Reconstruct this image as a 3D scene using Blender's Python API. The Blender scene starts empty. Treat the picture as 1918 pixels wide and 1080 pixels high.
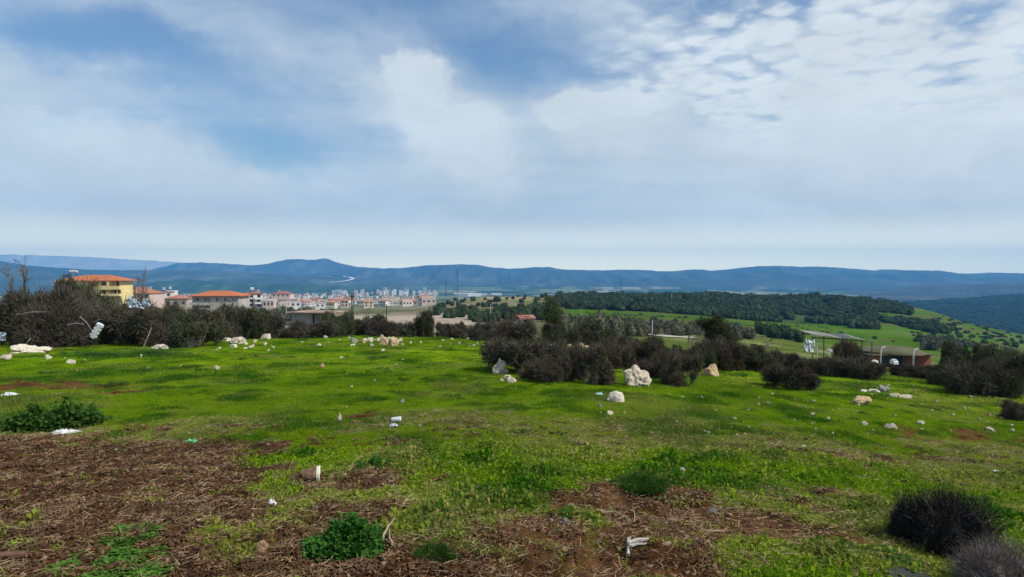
import bpy, math, random
import numpy as np
from mathutils import Vector, Matrix, Euler

sc = bpy.context.scene
COL = sc.collection
R = math.radians
rng = np.random.default_rng(7)
random.seed(7)

# ------------------------------------------------------------ camera
FPX, CU, HV, W0, H0 = 1320.0, 959.0, 515.0, 1918.0, 1080.0     # focal length in photo pixels, centre column, horizon row
CAMZ = 1.6
cam = bpy.data.cameras.new('camera'); camo = bpy.data.objects.new('camera', cam); COL.objects.link(camo)
camo.location = (0, 0, CAMZ); camo.rotation_euler = (R(90), 0, 0)
cam.sensor_width = 36; cam.lens = 36*FPX/W0; cam.shift_y = -(H0/2-HV)/W0
cam.clip_start = 0.1; cam.clip_end = 60000
sc.camera = camo

# ------------------------------------------------------------ sun, sky, exposure
SUN_EL, SUN_AZ = 48, 113          # degrees; azimuth clockwise from the viewing direction (+Y)
sun = bpy.data.lights.new('sun', 'SUN'); suno = bpy.data.objects.new('sun', sun); COL.objects.link(suno)
sun.energy = 4.9; sun.angle = R(1.5); sun.color = (1, .95, .86)
sd = Vector((math.sin(R(SUN_AZ))*math.cos(R(SUN_EL)), math.cos(R(SUN_AZ))*math.cos(R(SUN_EL)), math.sin(R(SUN_EL))))
suno.rotation_euler = sd.to_track_quat('Z', 'Y').to_euler()
suno.location = (0, 0, 50)
sc.view_settings.view_transform = 'Standard'; sc.view_settings.look = 'None'
sc.view_settings.gamma = 1; sc.view_settings.exposure = 0.0
sc.view_settings.use_curve_mapping = False
sc.cycles.use_denoising = True
sc.cycles.max_bounces = 6; sc.cycles.diffuse_bounces = 3; sc.cycles.volume_bounces = 0
sc.cycles.transparent_max_bounces = 8
sc.cycles.sample_clamp_indirect = 4

def lin(r, g, b):
    f = lambda c: (c/255/12.92) if c/255 <= .04045 else ((c/255+.055)/1.055)**2.4
    return (f(r), f(g), f(b), 1)

world = bpy.data.worlds.new('World'); sc.world = world; world.use_nodes = True
def build_sky():
    nt = world.node_tree; N = nt.nodes; L = nt.links; N.clear()
    out = N.new('ShaderNodeOutputWorld'); bg = N.new('ShaderNodeBackground'); L.new(bg.outputs[0], out.inputs[0])
    bg.inputs[1].default_value = 0.1
    sky = N.new('ShaderNodeTexSky'); sky.sky_type = 'NISHITA'; sky.sun_disc = False
    sky.sun_elevation = R(SUN_EL); sky.sun_rotation = R(SUN_AZ); sky.altitude = 200; sky.air_density = 1.3; sky.dust_density = .6; sky.ozone_density = 3
    tc = N.new('ShaderNodeTexCoord'); D = tc.outputs['Generated']
    def M(op, a, b=None, c=None, clamp=False):
        n = N.new('ShaderNodeMath'); n.operation = op; n.use_clamp = clamp
        for i, v in enumerate((a, b, c)):
            if v is None: continue
            if isinstance(v, (int, float)): n.inputs[i].default_value = v
            else: L.new(v, n.inputs[i])
        return n.outputs[0]
    sep = N.new('ShaderNodeSeparateXYZ'); L.new(D, sep.inputs[0])
    X, Y, Z = sep.outputs
    az = M('ARCTAN2', X, Y); el = M('ARCSINE', Z)
    # planar cloud-layer coordinates
    zz = M('ADD', M('MAXIMUM', Z, 0.0), 0.10)
    px = M('DIVIDE', X, zz); py = M('DIVIDE', Y, zz)
    pc = N.new('ShaderNodeCombineXYZ'); L.new(px, pc.inputs[0]); L.new(py, pc.inputs[1])
    ae = N.new('ShaderNodeCombineXYZ'); L.new(az, ae.inputs[0]); L.new(el, ae.inputs[1])
    def noise(vec, scale, det=4, rough=.55, dist=0.0, mp=None):
        if mp:
            m = N.new('ShaderNodeMapping'); L.new(vec, m.inputs[0])
            m.inputs['Rotation'].default_value = mp[0]; m.inputs['Scale'].default_value = mp[1]; m.inputs['Location'].default_value = mp[2] if len(mp) > 2 else (0, 0, 0)
            vec = m.outputs[0]
        n = N.new('ShaderNodeTexNoise'); L.new(vec, n.inputs['Vector']); n.inputs['Scale'].default_value = scale
        n.inputs['Detail'].default_value = det; n.inputs['Roughness'].default_value = rough; n.inputs['Distortion'].default_value = dist
        return n
    warp = noise(ae.outputs[0], 5.5, 5, .6)
    sub = N.new('ShaderNodeVectorMath'); sub.operation = 'SUBTRACT'; L.new(warp.outputs['Color'], sub.inputs[0]); sub.inputs[1].default_value = (.5, .5, .5)
    scl = N.new('ShaderNodeVectorMath'); scl.operation = 'SCALE'; L.new(sub.outputs[0], scl.inputs[0]); scl.inputs['Scale'].default_value = .16
    add = N.new('ShaderNodeVectorMath'); add.operation = 'ADD'; L.new(ae.outputs[0], add.inputs[0]); L.new(scl.outputs[0], add.inputs[1])
    AE = add.outputs[0]
    def blob(u, v, ru, rv, rot, amp, power=1.0, vec=None):
        a = math.atan((u-CU)/FPX); e = math.atan((HV-v)/FPX*math.cos(a))
        m = N.new('ShaderNodeMapping'); m.vector_type = 'TEXTURE'; L.new(vec or AE, m.inputs[0])
        m.inputs['Location'].default_value = (a, e, 0); m.inputs['Rotation'].default_value = (0, 0, -R(rot)); m.inputs['Scale'].default_value = (ru/FPX, rv/FPX, 50)
        g = N.new('ShaderNodeTexGradient'); g.gradient_type = 'SPHERICAL'; L.new(m.outputs[0], g.inputs[0])
        s = N.new('ShaderNodeMapRange'); s.interpolation_type = 'SMOOTHSTEP'; L.new(g.outputs['Fac'], s.inputs[0])
        s.inputs[2].default_value = 1.0/power
        return M('MULTIPLY', s.outputs[0], amp)
    blobs = SKY_BLOBS
    tot = None
    for b in blobs:
        o = blob(*b); tot = o if tot is None else M('ADD', tot, o)
    # streaky veil, on the cloud plane
    st = noise(pc.outputs[0], 1.1, 5, .52, .6, ((0, 0, R(52)), (.6, 1.7, 1)))
    st2 = noise(AE, 3.2, 5, .55, 0, ((0, 0, R(28)), (.8, 2.0, 1), (3.1, 1.7, 0)))
    veil = M('ADD', M('MULTIPLY', M('SUBTRACT', st.outputs[0], .5), .85), M('MULTIPLY', M('SUBTRACT', st2.outputs[0], .5), 1.0))
    # fine mottled puffs at upper right
    vor = N.new('ShaderNodeTexVoronoi'); vor.feature = 'SMOOTH_F1'; vor.inputs['Smoothness'].default_value = .6; vor.inputs['Scale'].default_value = 12; vor.inputs['Randomness'].default_value = 1
    vw = noise(pc.outputs[0], 8, 5, .6); vs = N.new('ShaderNodeVectorMath'); vs.operation = 'SCALE'; L.new(vw.outputs['Color'], vs.inputs[0]); vs.inputs['Scale'].default_value = .28
    vs.inputs['Scale'].default_value = .16; va = N.new('ShaderNodeVectorMath'); va.operation = 'ADD'; L.new(pc.outputs[0], va.inputs[0]); L.new(vs.outputs[0], va.inputs[1]); L.new(va.outputs[0], vor.inputs['Vector'])
    mot = M('SUBTRACT', .38, vor.outputs['Distance'])
    mm = M('ADD', blob(1640, 60, 560, 210, 0, 1.0, 1.6), blob(1330, 150, 260, 110, 0, .5), clamp=True)
    mm2 = M('ADD', mm, .07)
    mot = M('MULTIPLY', M('MULTIPLY', mot, mm2), 1.25)
    hz = N.new('ShaderNodeMapRange'); L.new(el, hz.inputs[0]); hz.interpolation_type = 'SMOOTHSTEP'
    hz.inputs[1].default_value = R(12); hz.inputs[2].default_value = R(0.5); hz.inputs[3].default_value = 0; hz.inputs[4].default_value = 1
    keep = M('SUBTRACT', 1, M('MULTIPLY', hz.outputs[0], .75))
    cov = M('ADD', M('MULTIPLY', M('ADD', M('ADD', tot, veil), mot), keep), M('MULTIPLY', hz.outputs[0], .5))
    # farther round the horizon and overhead the veil stays the same on average
    cov = M('ADD', cov, .30)
    mr = N.new('ShaderNodeMapRange'); mr.interpolation_type = 'SMOOTHSTEP'; L.new(cov, mr.inputs[0]); mr.inputs[1].default_value = -.15; mr.inputs[2].default_value = .95
    # brightness of the cloud itself: brighter towards the sun side
    cr = N.new('ShaderNodeMapRange'); L.new(az, cr.inputs[0]); cr.inputs[1].default_value = R(-60); cr.inputs[2].default_value = R(50)
    cmix = N.new('ShaderNodeMix'); cmix.data_type = 'RGBA'; L.new(cr.outputs[0], cmix.inputs['Factor'])
    cmix.inputs['A'].default_value = CLOUD_A; cmix.inputs['B'].default_value = CLOUD_B
    # thick and thin parts of the veil differ in brightness
    cn = noise(AE, 4.5, 6, .6, .4, ((0, 0, R(20)), (.7, 2.6, 1), (1.3, .4, 0))); cv = N.new('ShaderNodeMapRange'); L.new(cn.outputs[0], cv.inputs[0]); cv.inputs[1].default_value = .3; cv.inputs[2].default_value = .7; cv.inputs[3].default_value = .89; cv.inputs[4].default_value = 1.09
    cs = N.new('ShaderNodeVectorMath'); cs.operation = 'SCALE'; L.new(cmix.outputs['Result'], cs.inputs[0]); L.new(cv.outputs[0], cs.inputs['Scale'])
    skm = N.new('ShaderNodeMix'); skm.data_type = 'RGBA'; skm.blend_type = 'MULTIPLY'; skm.inputs['Factor'].default_value = 1
    L.new(sky.outputs[0], skm.inputs['A']); skm.inputs['B'].default_value = SKY_GAIN
    mix = N.new('ShaderNodeMix'); mix.data_type = 'RGBA'; L.new(mr.outputs[0], mix.inputs['Factor'])
    L.new(skm.outputs['Result'], mix.inputs['A']); L.new(cs.outputs[0], mix.inputs['B'])
    # bright pale band low along the whole horizon
    hb = N.new('ShaderNodeMapRange'); L.new(el, hb.inputs[0]); hb.interpolation_type = 'SMOOTHERSTEP'; hb.inputs[1].default_value = R(5.6); hb.inputs[2].default_value = R(-.5)
    hm = N.new('ShaderNodeMix'); hm.data_type = 'RGBA'; L.new(hb.outputs[0], hm.inputs['Factor']); L.new(mix.outputs['Result'], hm.inputs['A']); hm.inputs['B'].default_value = (22, 20.2, 13.2, 1)
    L.new(hm.outputs['Result'], bg.inputs[0])
    world.cycles.sampling_method = 'MANUAL'; world.cycles.sample_map_resolution = 512
# centre column, centre row, half width, half height, rotation, strength, (edge sharpness)
SKY_BLOBS = [
    (820, 235, 280, 150, 38, .66), (765, 152, 80, 66, 0, .55, 2.2), (600, 130, 270, 80, 24, .34), (900, 290, 190, 110, 20, .30),
    (330, 315, 330, 60, 14, .55), (60, 240, 330, 210, 10, .42), (440, 350, 150, 40, 6, .40),
    (1110, 240, 190, 130, 0, .40), (1065, 208, 66, 46, 0, .36, 2.2), (1148, 196, 58, 46, 0, .42, 2.2),
    (1560, 150, 560, 260, 0, .68), (1850, 250, 420, 380, 0, .38), (1450, 60, 260, 110, 0, .2), (1300, 300, 400, 160, 0, .16),
    (520, 285, 140, 60, 5, -.42), (620, 375, 190, 45, 0, -.36), (180, 75, 300, 70, 18, -.42), (370, 110, 200, 60, 30, -.2), (870, 60, 260, 110, 20, -.22), (1060, 95, 200, 90, 0, -.20),
    (960, 380, 500, 40, 0, -.12), (1250, 230, 150, 60, 0, -.12),
]
CLOUD_A = (6.4, 7.4, 8.2, 1); CLOUD_B = (7.9, 8.5, 8.8, 1); SKY_GAIN = (.92, 1.04, 1.16, 1)
build_sky()

# ------------------------------------------------------------ generic helpers
def tag(o, label=None, cat=None, group=None, kind=None):
    if label: o['label'] = label
    if cat: o['category'] = cat
    if group: o['group'] = group
    if kind: o['kind'] = kind
    return o

def mesh_np(name, V, F, m=None, smooth=False, col=None):
    """V (n,3); F list of int arrays (k,3) / (k,4)"""
    me = bpy.data.meshes.new(name)
    V = np.asarray(V, np.float32)
    if not isinstance(F, (list, tuple)): F = [F]
    F = [np.asarray(f, np.int32) for f in F if len(f)]
    me.vertices.add(len(V)); me.vertices.foreach_set('co', V.ravel())
    loops = np.concatenate([f.ravel() for f in F]); tot = np.concatenate([np.full(len(f), f.shape[1], np.int32) for f in F])
    st = np.concatenate([[0], np.cumsum(tot)[:-1]]).astype(np.int32)
    me.loops.add(len(loops)); me.loops.foreach_set('vertex_index', loops)
    me.polygons.add(len(tot)); me.polygons.foreach_set('loop_start', st)
    try: me.polygons.foreach_set('loop_total', tot)
    except Exception: pass
    me.polygons.foreach_set('use_smooth', np.full(len(tot), bool(smooth)))
    if col is not None:
        a = me.color_attributes.new('col', 'FLOAT_COLOR', 'POINT'); c = np.ones((len(V), 4), np.float32); c[:, :3] = col; a.data.foreach_set('color', c.ravel())
    me.update(calc_edges=True); me.validate()
    if m: me.materials.append(m)
    return me

def ob(name, me, parent=None, loc=None, rot=None, scale=None, link=True):
    o = bpy.data.objects.new(name, me)
    if link: COL.objects.link(o)
    if parent is not None: o.parent = parent
    if loc is not None: o.location = loc
    if rot is not None: o.rotation_euler = rot
    if scale is not None: o.scale = (scale,)*3 if isinstance(scale, (int, float)) else scale
    return o

def thing(name, label, cat, loc=(0, 0, 0), rz=0.0, group=None, scale=None):
    o = ob(name, None, loc=loc, rot=(0, 0, rz), scale=scale); o.empty_display_size = .2
    return tag(o, label, cat, group)

class MB:
    def __init__(s): s.V = []; s.F3 = []; s.F4 = []; s.n = 0
    def add(s, V, F):
        V = np.asarray(V, float).reshape(-1, 3)
        for f in F: (s.F4 if len(f) == 4 else s.F3).append([i+s.n for i in f])
        s.V.append(V); s.n += len(V)
    def box(s, x0, x1, y0, y1, z0, z1, rot=None):
        V = np.array([(x, y, z) for x in (x0, x1) for y in (y0, y1) for z in (z0, z1)], float)
        if rot is not None:
            c = V.mean(0); V = (V-c) @ np.array(rot.to_matrix()).T + c
        s.add(V, [(0, 1, 3, 2), (4, 6, 7, 5), (0, 4, 5, 1), (2, 3, 7, 6), (0, 2, 6, 4), (1, 5, 7, 3)]); return s
    def bar(s, a, b, r, r2=None, n=6):
        a, b = Vector(a), Vector(b); d = (b-a)
        if d.length < 1e-6: return s
        q = d.to_track_quat('Z', 'Y'); r2 = r if r2 is None else r2
        V = []
        for P, rr in ((a, r), (b, r2)):
            for k in range(n):
                t = 2*math.pi*k/n; V.append(P+q @ Vector((math.cos(t)*rr, math.sin(t)*rr, 0)))
        F = [(k, (k+1) % n, n+(k+1) % n, n+k) for k in range(n)]
        V += [a, b]; F += [((k+1) % n, k, 2*n) for k in range(n)]+[(n+k, n+(k+1) % n, 2*n+1) for k in range(n)]
        s.add([tuple(v) for v in V], F); return s
    def tube(s, pts, r, n=6, taper=1.0):
        pts = [Vector(p) for p in pts]; m = len(pts); V = []; F = []
        for i, p in enumerate(pts):
            d = (pts[min(i+1, m-1)]-pts[max(i-1, 0)]).normalized(); q = d.to_track_quat('Z', 'Y')
            rr = (r[i] if isinstance(r, (list, tuple)) else r*(1+(taper-1)*i/(m-1)))
            for k in range(n):
                t = 2*math.pi*k/n; V.append(tuple(p+q @ Vector((math.cos(t)*rr, math.sin(t)*rr, 0))))
        for i in range(m-1):
            for k in range(n): F.append((i*n+k, i*n+(k+1) % n, (i+1)*n+(k+1) % n, (i+1)*n+k))
        c0 = len(V); V += [tuple(pts[0]), tuple(pts[-1])]
        for k in range(n): F.append(((k+1) % n, k, c0)); F.append(((m-1)*n+k, (m-1)*n+(k+1) % n, c0+1))
        s.add(V, F); return s
    def mesh(s, name, m, smooth=False):
        return mesh_np(name, np.concatenate(s.V), [np.array(s.F3, int).reshape(-1, 3), np.array(s.F4, int).reshape(-1, 4)], m, smooth)

# numpy value noise
_P = rng.random((256, 256)).astype(np.float32)
def vnoise(x, y, seed=0):
    x = np.asarray(x, float)+seed*17.31; y = np.asarray(y, float)+seed*9.77
    xi = np.floor(x).astype(int); yi = np.floor(y).astype(int); fx = x-xi; fy = y-yi
    fx = fx*fx*(3-2*fx); fy = fy*fy*(3-2*fy)
    g = lambda a, b: _P[a & 255, b & 255]
    return (g(xi, yi)*(1-fx)+g(xi+1, yi)*fx)*(1-fy)+(g(xi, yi+1)*(1-fx)+g(xi+1, yi+1)*fx)*fy
def fbm(x, y, o=4, seed=0, rough=.5):
    s = 0; a = 1; t = 0
    for i in range(o):
        s = s+a*vnoise(x, y, seed+i*3); t += a; x = x*2.03; y = y*2.03; a *= rough
    return s/t
_P3 = rng.random((64, 64, 64)).astype(np.float32)
def vnoise3(p):
    i = np.floor(p).astype(int); f = p-i; f = f*f*(3-2*f); r = 0
    for a in (0, 1):
        for b in (0, 1):
            for c in (0, 1):
                w = (f[:, 0] if a else 1-f[:, 0])*(f[:, 1] if b else 1-f[:, 1])*(f[:, 2] if c else 1-f[:, 2])
                r = r+w*_P3[(i[:, 0]+a) & 63, (i[:, 1]+b) & 63, (i[:, 2]+c) & 63]
    return r
def sstep(a, b, x): t = np.clip((x-a)/(b-a), 0, 1); return t*t*(3-2*t)

# ------------------------------------------------------------ terrain
def near_z(x, y):      # relative to the camera
    return -CAMZ-.03*y-.06*np.maximum(x, 0)*sstep(0, 6, np.abs(x)) - .0*x
PROF = {   # photo column: (depth in metres, row where the ground of that depth shows)
    -400: [(30, 650), (60, 622), (120, 592), (277, 568), (400, 566), (1000, 562), (2500, 566), (4000, 548), (9000, 531)],
    0: [(27, 646), (60, 620), (120, 592), (277, 562), (400, 560), (1000, 560), (2500, 566), (4000, 548), (9000, 531)],
    250: [(27, 644), (60, 620), (120, 598), (277, 572), (400, 566), (1000, 562), (2500, 560), (4000, 548), (9000, 531)],
    400: [(28, 640), (60, 618), (112, 608), (200, 596), (317, 585), (500, 579), (800, 573), (1200, 566), (2000, 560), (3000, 554), (4000, 548), (9000, 530)],
    570: [(30, 632), (60, 616), (112, 608), (200, 594), (317, 585), (500, 580), (800, 574), (1200, 567), (2000, 560), (3000, 554), (4000, 548), (9000, 530)],
    750: [(31, 628), (60, 622), (130, 613), (250, 590), (400, 581), (600, 575), (1000, 568), (2000, 560), (3000, 554), (4000, 548), (9000, 530)],
    900: [(30, 633), (60, 624), (125, 614), (200, 602), (300, 585), (450, 568), (600, 556), (700, 552.5), (1000, 568), (2500, 562), (4000, 548), (9000, 530)],
    1060: [(27, 645), (50, 638), (100, 622), (200, 602), (350, 580), (450, 572), (600, 560), (750, 553), (1000, 575), (2500, 564), (4000, 548), (9000, 530)],
    1300: [(22, 672), (50, 656), (100, 636), (130, 628), (200, 612), (300, 598), (420, 586), (700, 556), (800, 554), (1000, 568), (2500, 564), (4000, 548), (9000, 531)],
    1500: [(22, 690), (50, 674), (90, 657), (150, 645), (220, 632), (350, 615), (480, 602), (700, 561), (800, 557), (1000, 575), (2500, 564), (4000, 550), (9000, 533)],
    1650: [(22, 695), (60, 690), (94, 683), (130, 668), (200, 650), (300, 628), (420, 613), (700, 564), (760, 560), (1000, 605), (2000, 584), (2500, 572), (4000, 556), (9000, 534)],
    1750: [(20, 706), (60, 694), (94, 686), (130, 674), (200, 656), (300, 640), (450, 620), (650, 580), (700, 576), (900, 640), (1500, 624), (2000, 586), (2500, 563), (2700, 561), (3500, 572), (9000, 535)],
    1918: [(18, 730), (50, 712), (94, 700), (200, 674), (400, 642), (520, 628), (560, 625), (700, 670), (1100, 668), (1500, 630), (2000, 585), (2500, 554), (2700, 552), (3500, 570), (9000, 535)],
    2400: [(18, 760), (50, 752), (94, 745), (200, 730), (400, 700), (520, 690), (560, 690), (700, 700), (1100, 690), (1500, 620), (2000, 575), (2500, 540), (2700, 538), (3500, 570), (9000, 535)],
}
AZT = np.radians(np.arange(-70, 70.1, .5)); LRT = np.linspace(math.log(2), math.log(16000), 500)
def _build_table():
    us = sorted(PROF); azs = np.array([math.atan((u-CU)/FPX) for u in us]); prof = []
    for u, a in zip(us, azs):
        t = (u-CU)/FPX; pts = [(y/math.cos(a), float(near_z(np.array(t*y), np.array(y)))) for y in (2, 4, 7, 10, 14, 17)]
        pts += [(y/math.cos(a), -(v-HV)/FPX*y) for y, v in PROF[u]]
        pts.append((16000, -100))
        lr = np.log([p[0] for p in pts]); prof.append(np.interp(LRT, lr, [p[1] for p in pts]))
    prof = np.array(prof)
    T = np.stack([np.interp(AZT, azs, prof[:, j]) for j in range(len(LRT))], 1)
    k = np.exp(-.5*(np.arange(-7, 8)/2.2)**2); k /= k.sum()
    Tp = np.pad(T, ((0, 0), (7, 7)), 'edge'); Tr = np.stack([np.convolve(r_, k, 'valid') for r_ in Tp])
    k2 = np.exp(-.5*(np.arange(-6, 7)/2.5)**2); k2 /= k2.sum()
    Tp = np.pad(Tr, ((6, 6), (0, 0)), 'edge'); return np.stack([np.convolve(Tp[:, j], k2, 'valid') for j in range(Tp.shape[1])], 1)
TAB = _build_table()
DENTS = []     # (x, y, radius, depth)
def ground(x, y):
    x = np.asarray(x, float); y = np.asarray(y, float); r = np.hypot(x, y); az = np.arctan2(x, y)
    fa = np.clip((az-AZT[0])/(AZT[1]-AZT[0]), 0, len(AZT)-1.001); fr = np.clip((np.log(np.maximum(r, 2.01))-LRT[0])/(LRT[1]-LRT[0]), 0, len(LRT)-1.001)
    i = fa.astype(int); j = fr.astype(int); a = fa-i; b = fr-j
    z = (TAB[i, j]*(1-b)+TAB[i, j+1]*b)*(1-a)+(TAB[i+1, j]*(1-b)+TAB[i+1, j+1]*b)*a
    w = sstep(8, 16, r); fr2 = sstep(10, 60, y*(y > 0))
    zn = near_z(x, np.maximum(y, -40))
    z = zn*(1-w)+z*w
    zb = -CAMZ - .0*x
    back = sstep(.5, -8, y); z = z*(1-back)+zb*back
    z = z+(fbm(x*.45, y*.45, 3, 1)-.5)*.16*sstep(1, 5, r)+(fbm(x*2.6, y*2.6, 3, 5)-.5)*.055+(fbm(x*9, y*9, 2, 8)-.5)*.018*(r < 30)
    z = np.asarray(z+0.0*r)
    z = z+(fbm(x*.05, y*.05, 3, 11)-.5)*1.6*sstep(40, 160, r)+(fbm(x*.008, y*.008, 4, 12)-.5)*14*sstep(900, 2500, r)
    if 'SW' in globals() and SW and z.ndim:
        k_ = (r < 14) & (y > 0)
        if k_.any(): z[k_] += (fbm(x[k_]*6, y[k_]*6, 4, 66, .65)-.5)*.10*soil(x[k_], y[k_])
    for dx, dy, dr, dd in DENTS: z = z-dd*np.exp(-((x-dx)**2+(y-dy)**2)/dr**2)
    return z+CAMZ
_YS = np.geomspace(2.5, 12000, 1500)
def pix(u, v, ymin=0, ymax=1e9):
    """photo pixel -> point on the ground (first hit beyond ymin)"""
    ys = _YS[(_YS > ymin) & (_YS < ymax)]; t = (u-CU)/FPX
    g = ground(t*ys, ys); ray = CAMZ-(v-HV)/FPX*ys
    k = np.argmax(g >= ray) if (g >= ray).any() else int(np.argmax(g-ray))
    if k > 0:
        a0 = ray[k-1]-g[k-1]; a1 = ray[k]-g[k]; s = a0/(a0-a1) if a0 > 0 and a1 <= 0 else 1; y = ys[k-1]+(ys[k]-ys[k-1])*s
    else: y = ys[k]
    return Vector((t*y, y, float(ground(np.array(t*y), np.array(y)))))
def at(u, y, dz=0.0):
    t = (u-CU)/FPX; return Vector((t*y, y, float(ground(np.array(t*y), np.array(y)))+dz))
d0 = pix(1075, 1040); DENTS.append((d0.x, d0.y, .38, .11))
d0 = pix(1180, 950); DENTS.append((d0.x, d0.y, .5, .05))

# bare-soil zones of the lawn:  column, row, half width m, half depth m, strength
SOIL = [(90, 900, 2.3, 2.1, 1.25), (330, 960, 1.4, 1.1, .80), (520, 1000, 1.0, 1.0, .95), (620, 890, .55, .45, 1.0), (470, 860, .9, .5, .5), (640, 1055, 1.1, .45, 1.0), (480, 1050, 1.0, .5, 1.1), (760, 1052, .6, .3, 1.0), (900, 1045, .6, .3, 1.0), (700, 1076, 1.1, .4, 1.35), (900, 1080, 1.1, .45, 1.35), (1150, 1072, .9, .4, 1.35), (1000, 1010, .6, .4, 1.0), (1300, 1055, .5, .3, .6), (250, 940, 1.6, .7, 1.0), (1350, 1040, .8, .4, .6), (980, 960, .8, .5, .5), (760, 960, .5, .6, .4),
        (1080, 1030, .95, .55, 1.2), (1180, 955, .75, .75, 1.15), (1280, 990, .7, .5, 1.0), (960, 1050, .5, .4, .9), (1250, 920, .5, .5, .6), (1000, 890, .55, .45, .45), (880, 850, .4, .4, .45), (720, 835, .5, .45, .65),
        (1420, 985, .9, .5, .8), (1500, 930, .9, .7, .75), (1620, 960, .8, .6, .7), (1450, 850, 1.0, .5, .5), (1640, 870, 1.1, .8, .7), (1600, 820, 1.4, 1.0, .62), (1720, 900, .8, .7, .6), (1450, 1050, .4, .3, .3),
        (70, 720, 2.6, 1.3, .9), (180, 735, 1.2, .7, .75), (1880, 830, 1.6, .9, .75), (1800, 790, 1.8, .8, .35), (685, 775, .35, .25, .7), (1300, 850, .7, .5, .35), (60, 655, 3, 1.2, .4), (1180, 860, .4, .4, .3)]
SW = [(lambda p: (p.x, p.y, a, b, s))(pix(u, v)) for u, v, a, b, s in SOIL]
def soil(x, y):
    s = 0*x
    wx = (fbm(x*1.1, y*1.1, 3, 21)-.5)*.9; wy = (fbm(x*1.1, y*1.1, 3, 27)-.5)*.9
    for a, b, rx, ry, k in SW: s = np.maximum(s, k*np.exp(-(((x+wx-a)/rx)**2+((y+wy-b)/ry)**2)**1.3*.7))
    n = fbm(x*2.2, y*2.2, 5, 31, .68)
    return np.clip(sstep(.42, .80, s*.88+(n-.5)*1.55), 0, 1)
def dry(x, y):     # yellowed grass
    n = fbm(x*.7, y*.7, 4, 41, .6); w = sstep(14, 5, y)*.30+.10*sstep(0, 10, x)
    return np.clip(sstep(.50, .78, n+w*.75), 0, 1)
def lush(x, y): return fbm(x*.55, y*.55, 4, 51, .6)

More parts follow.
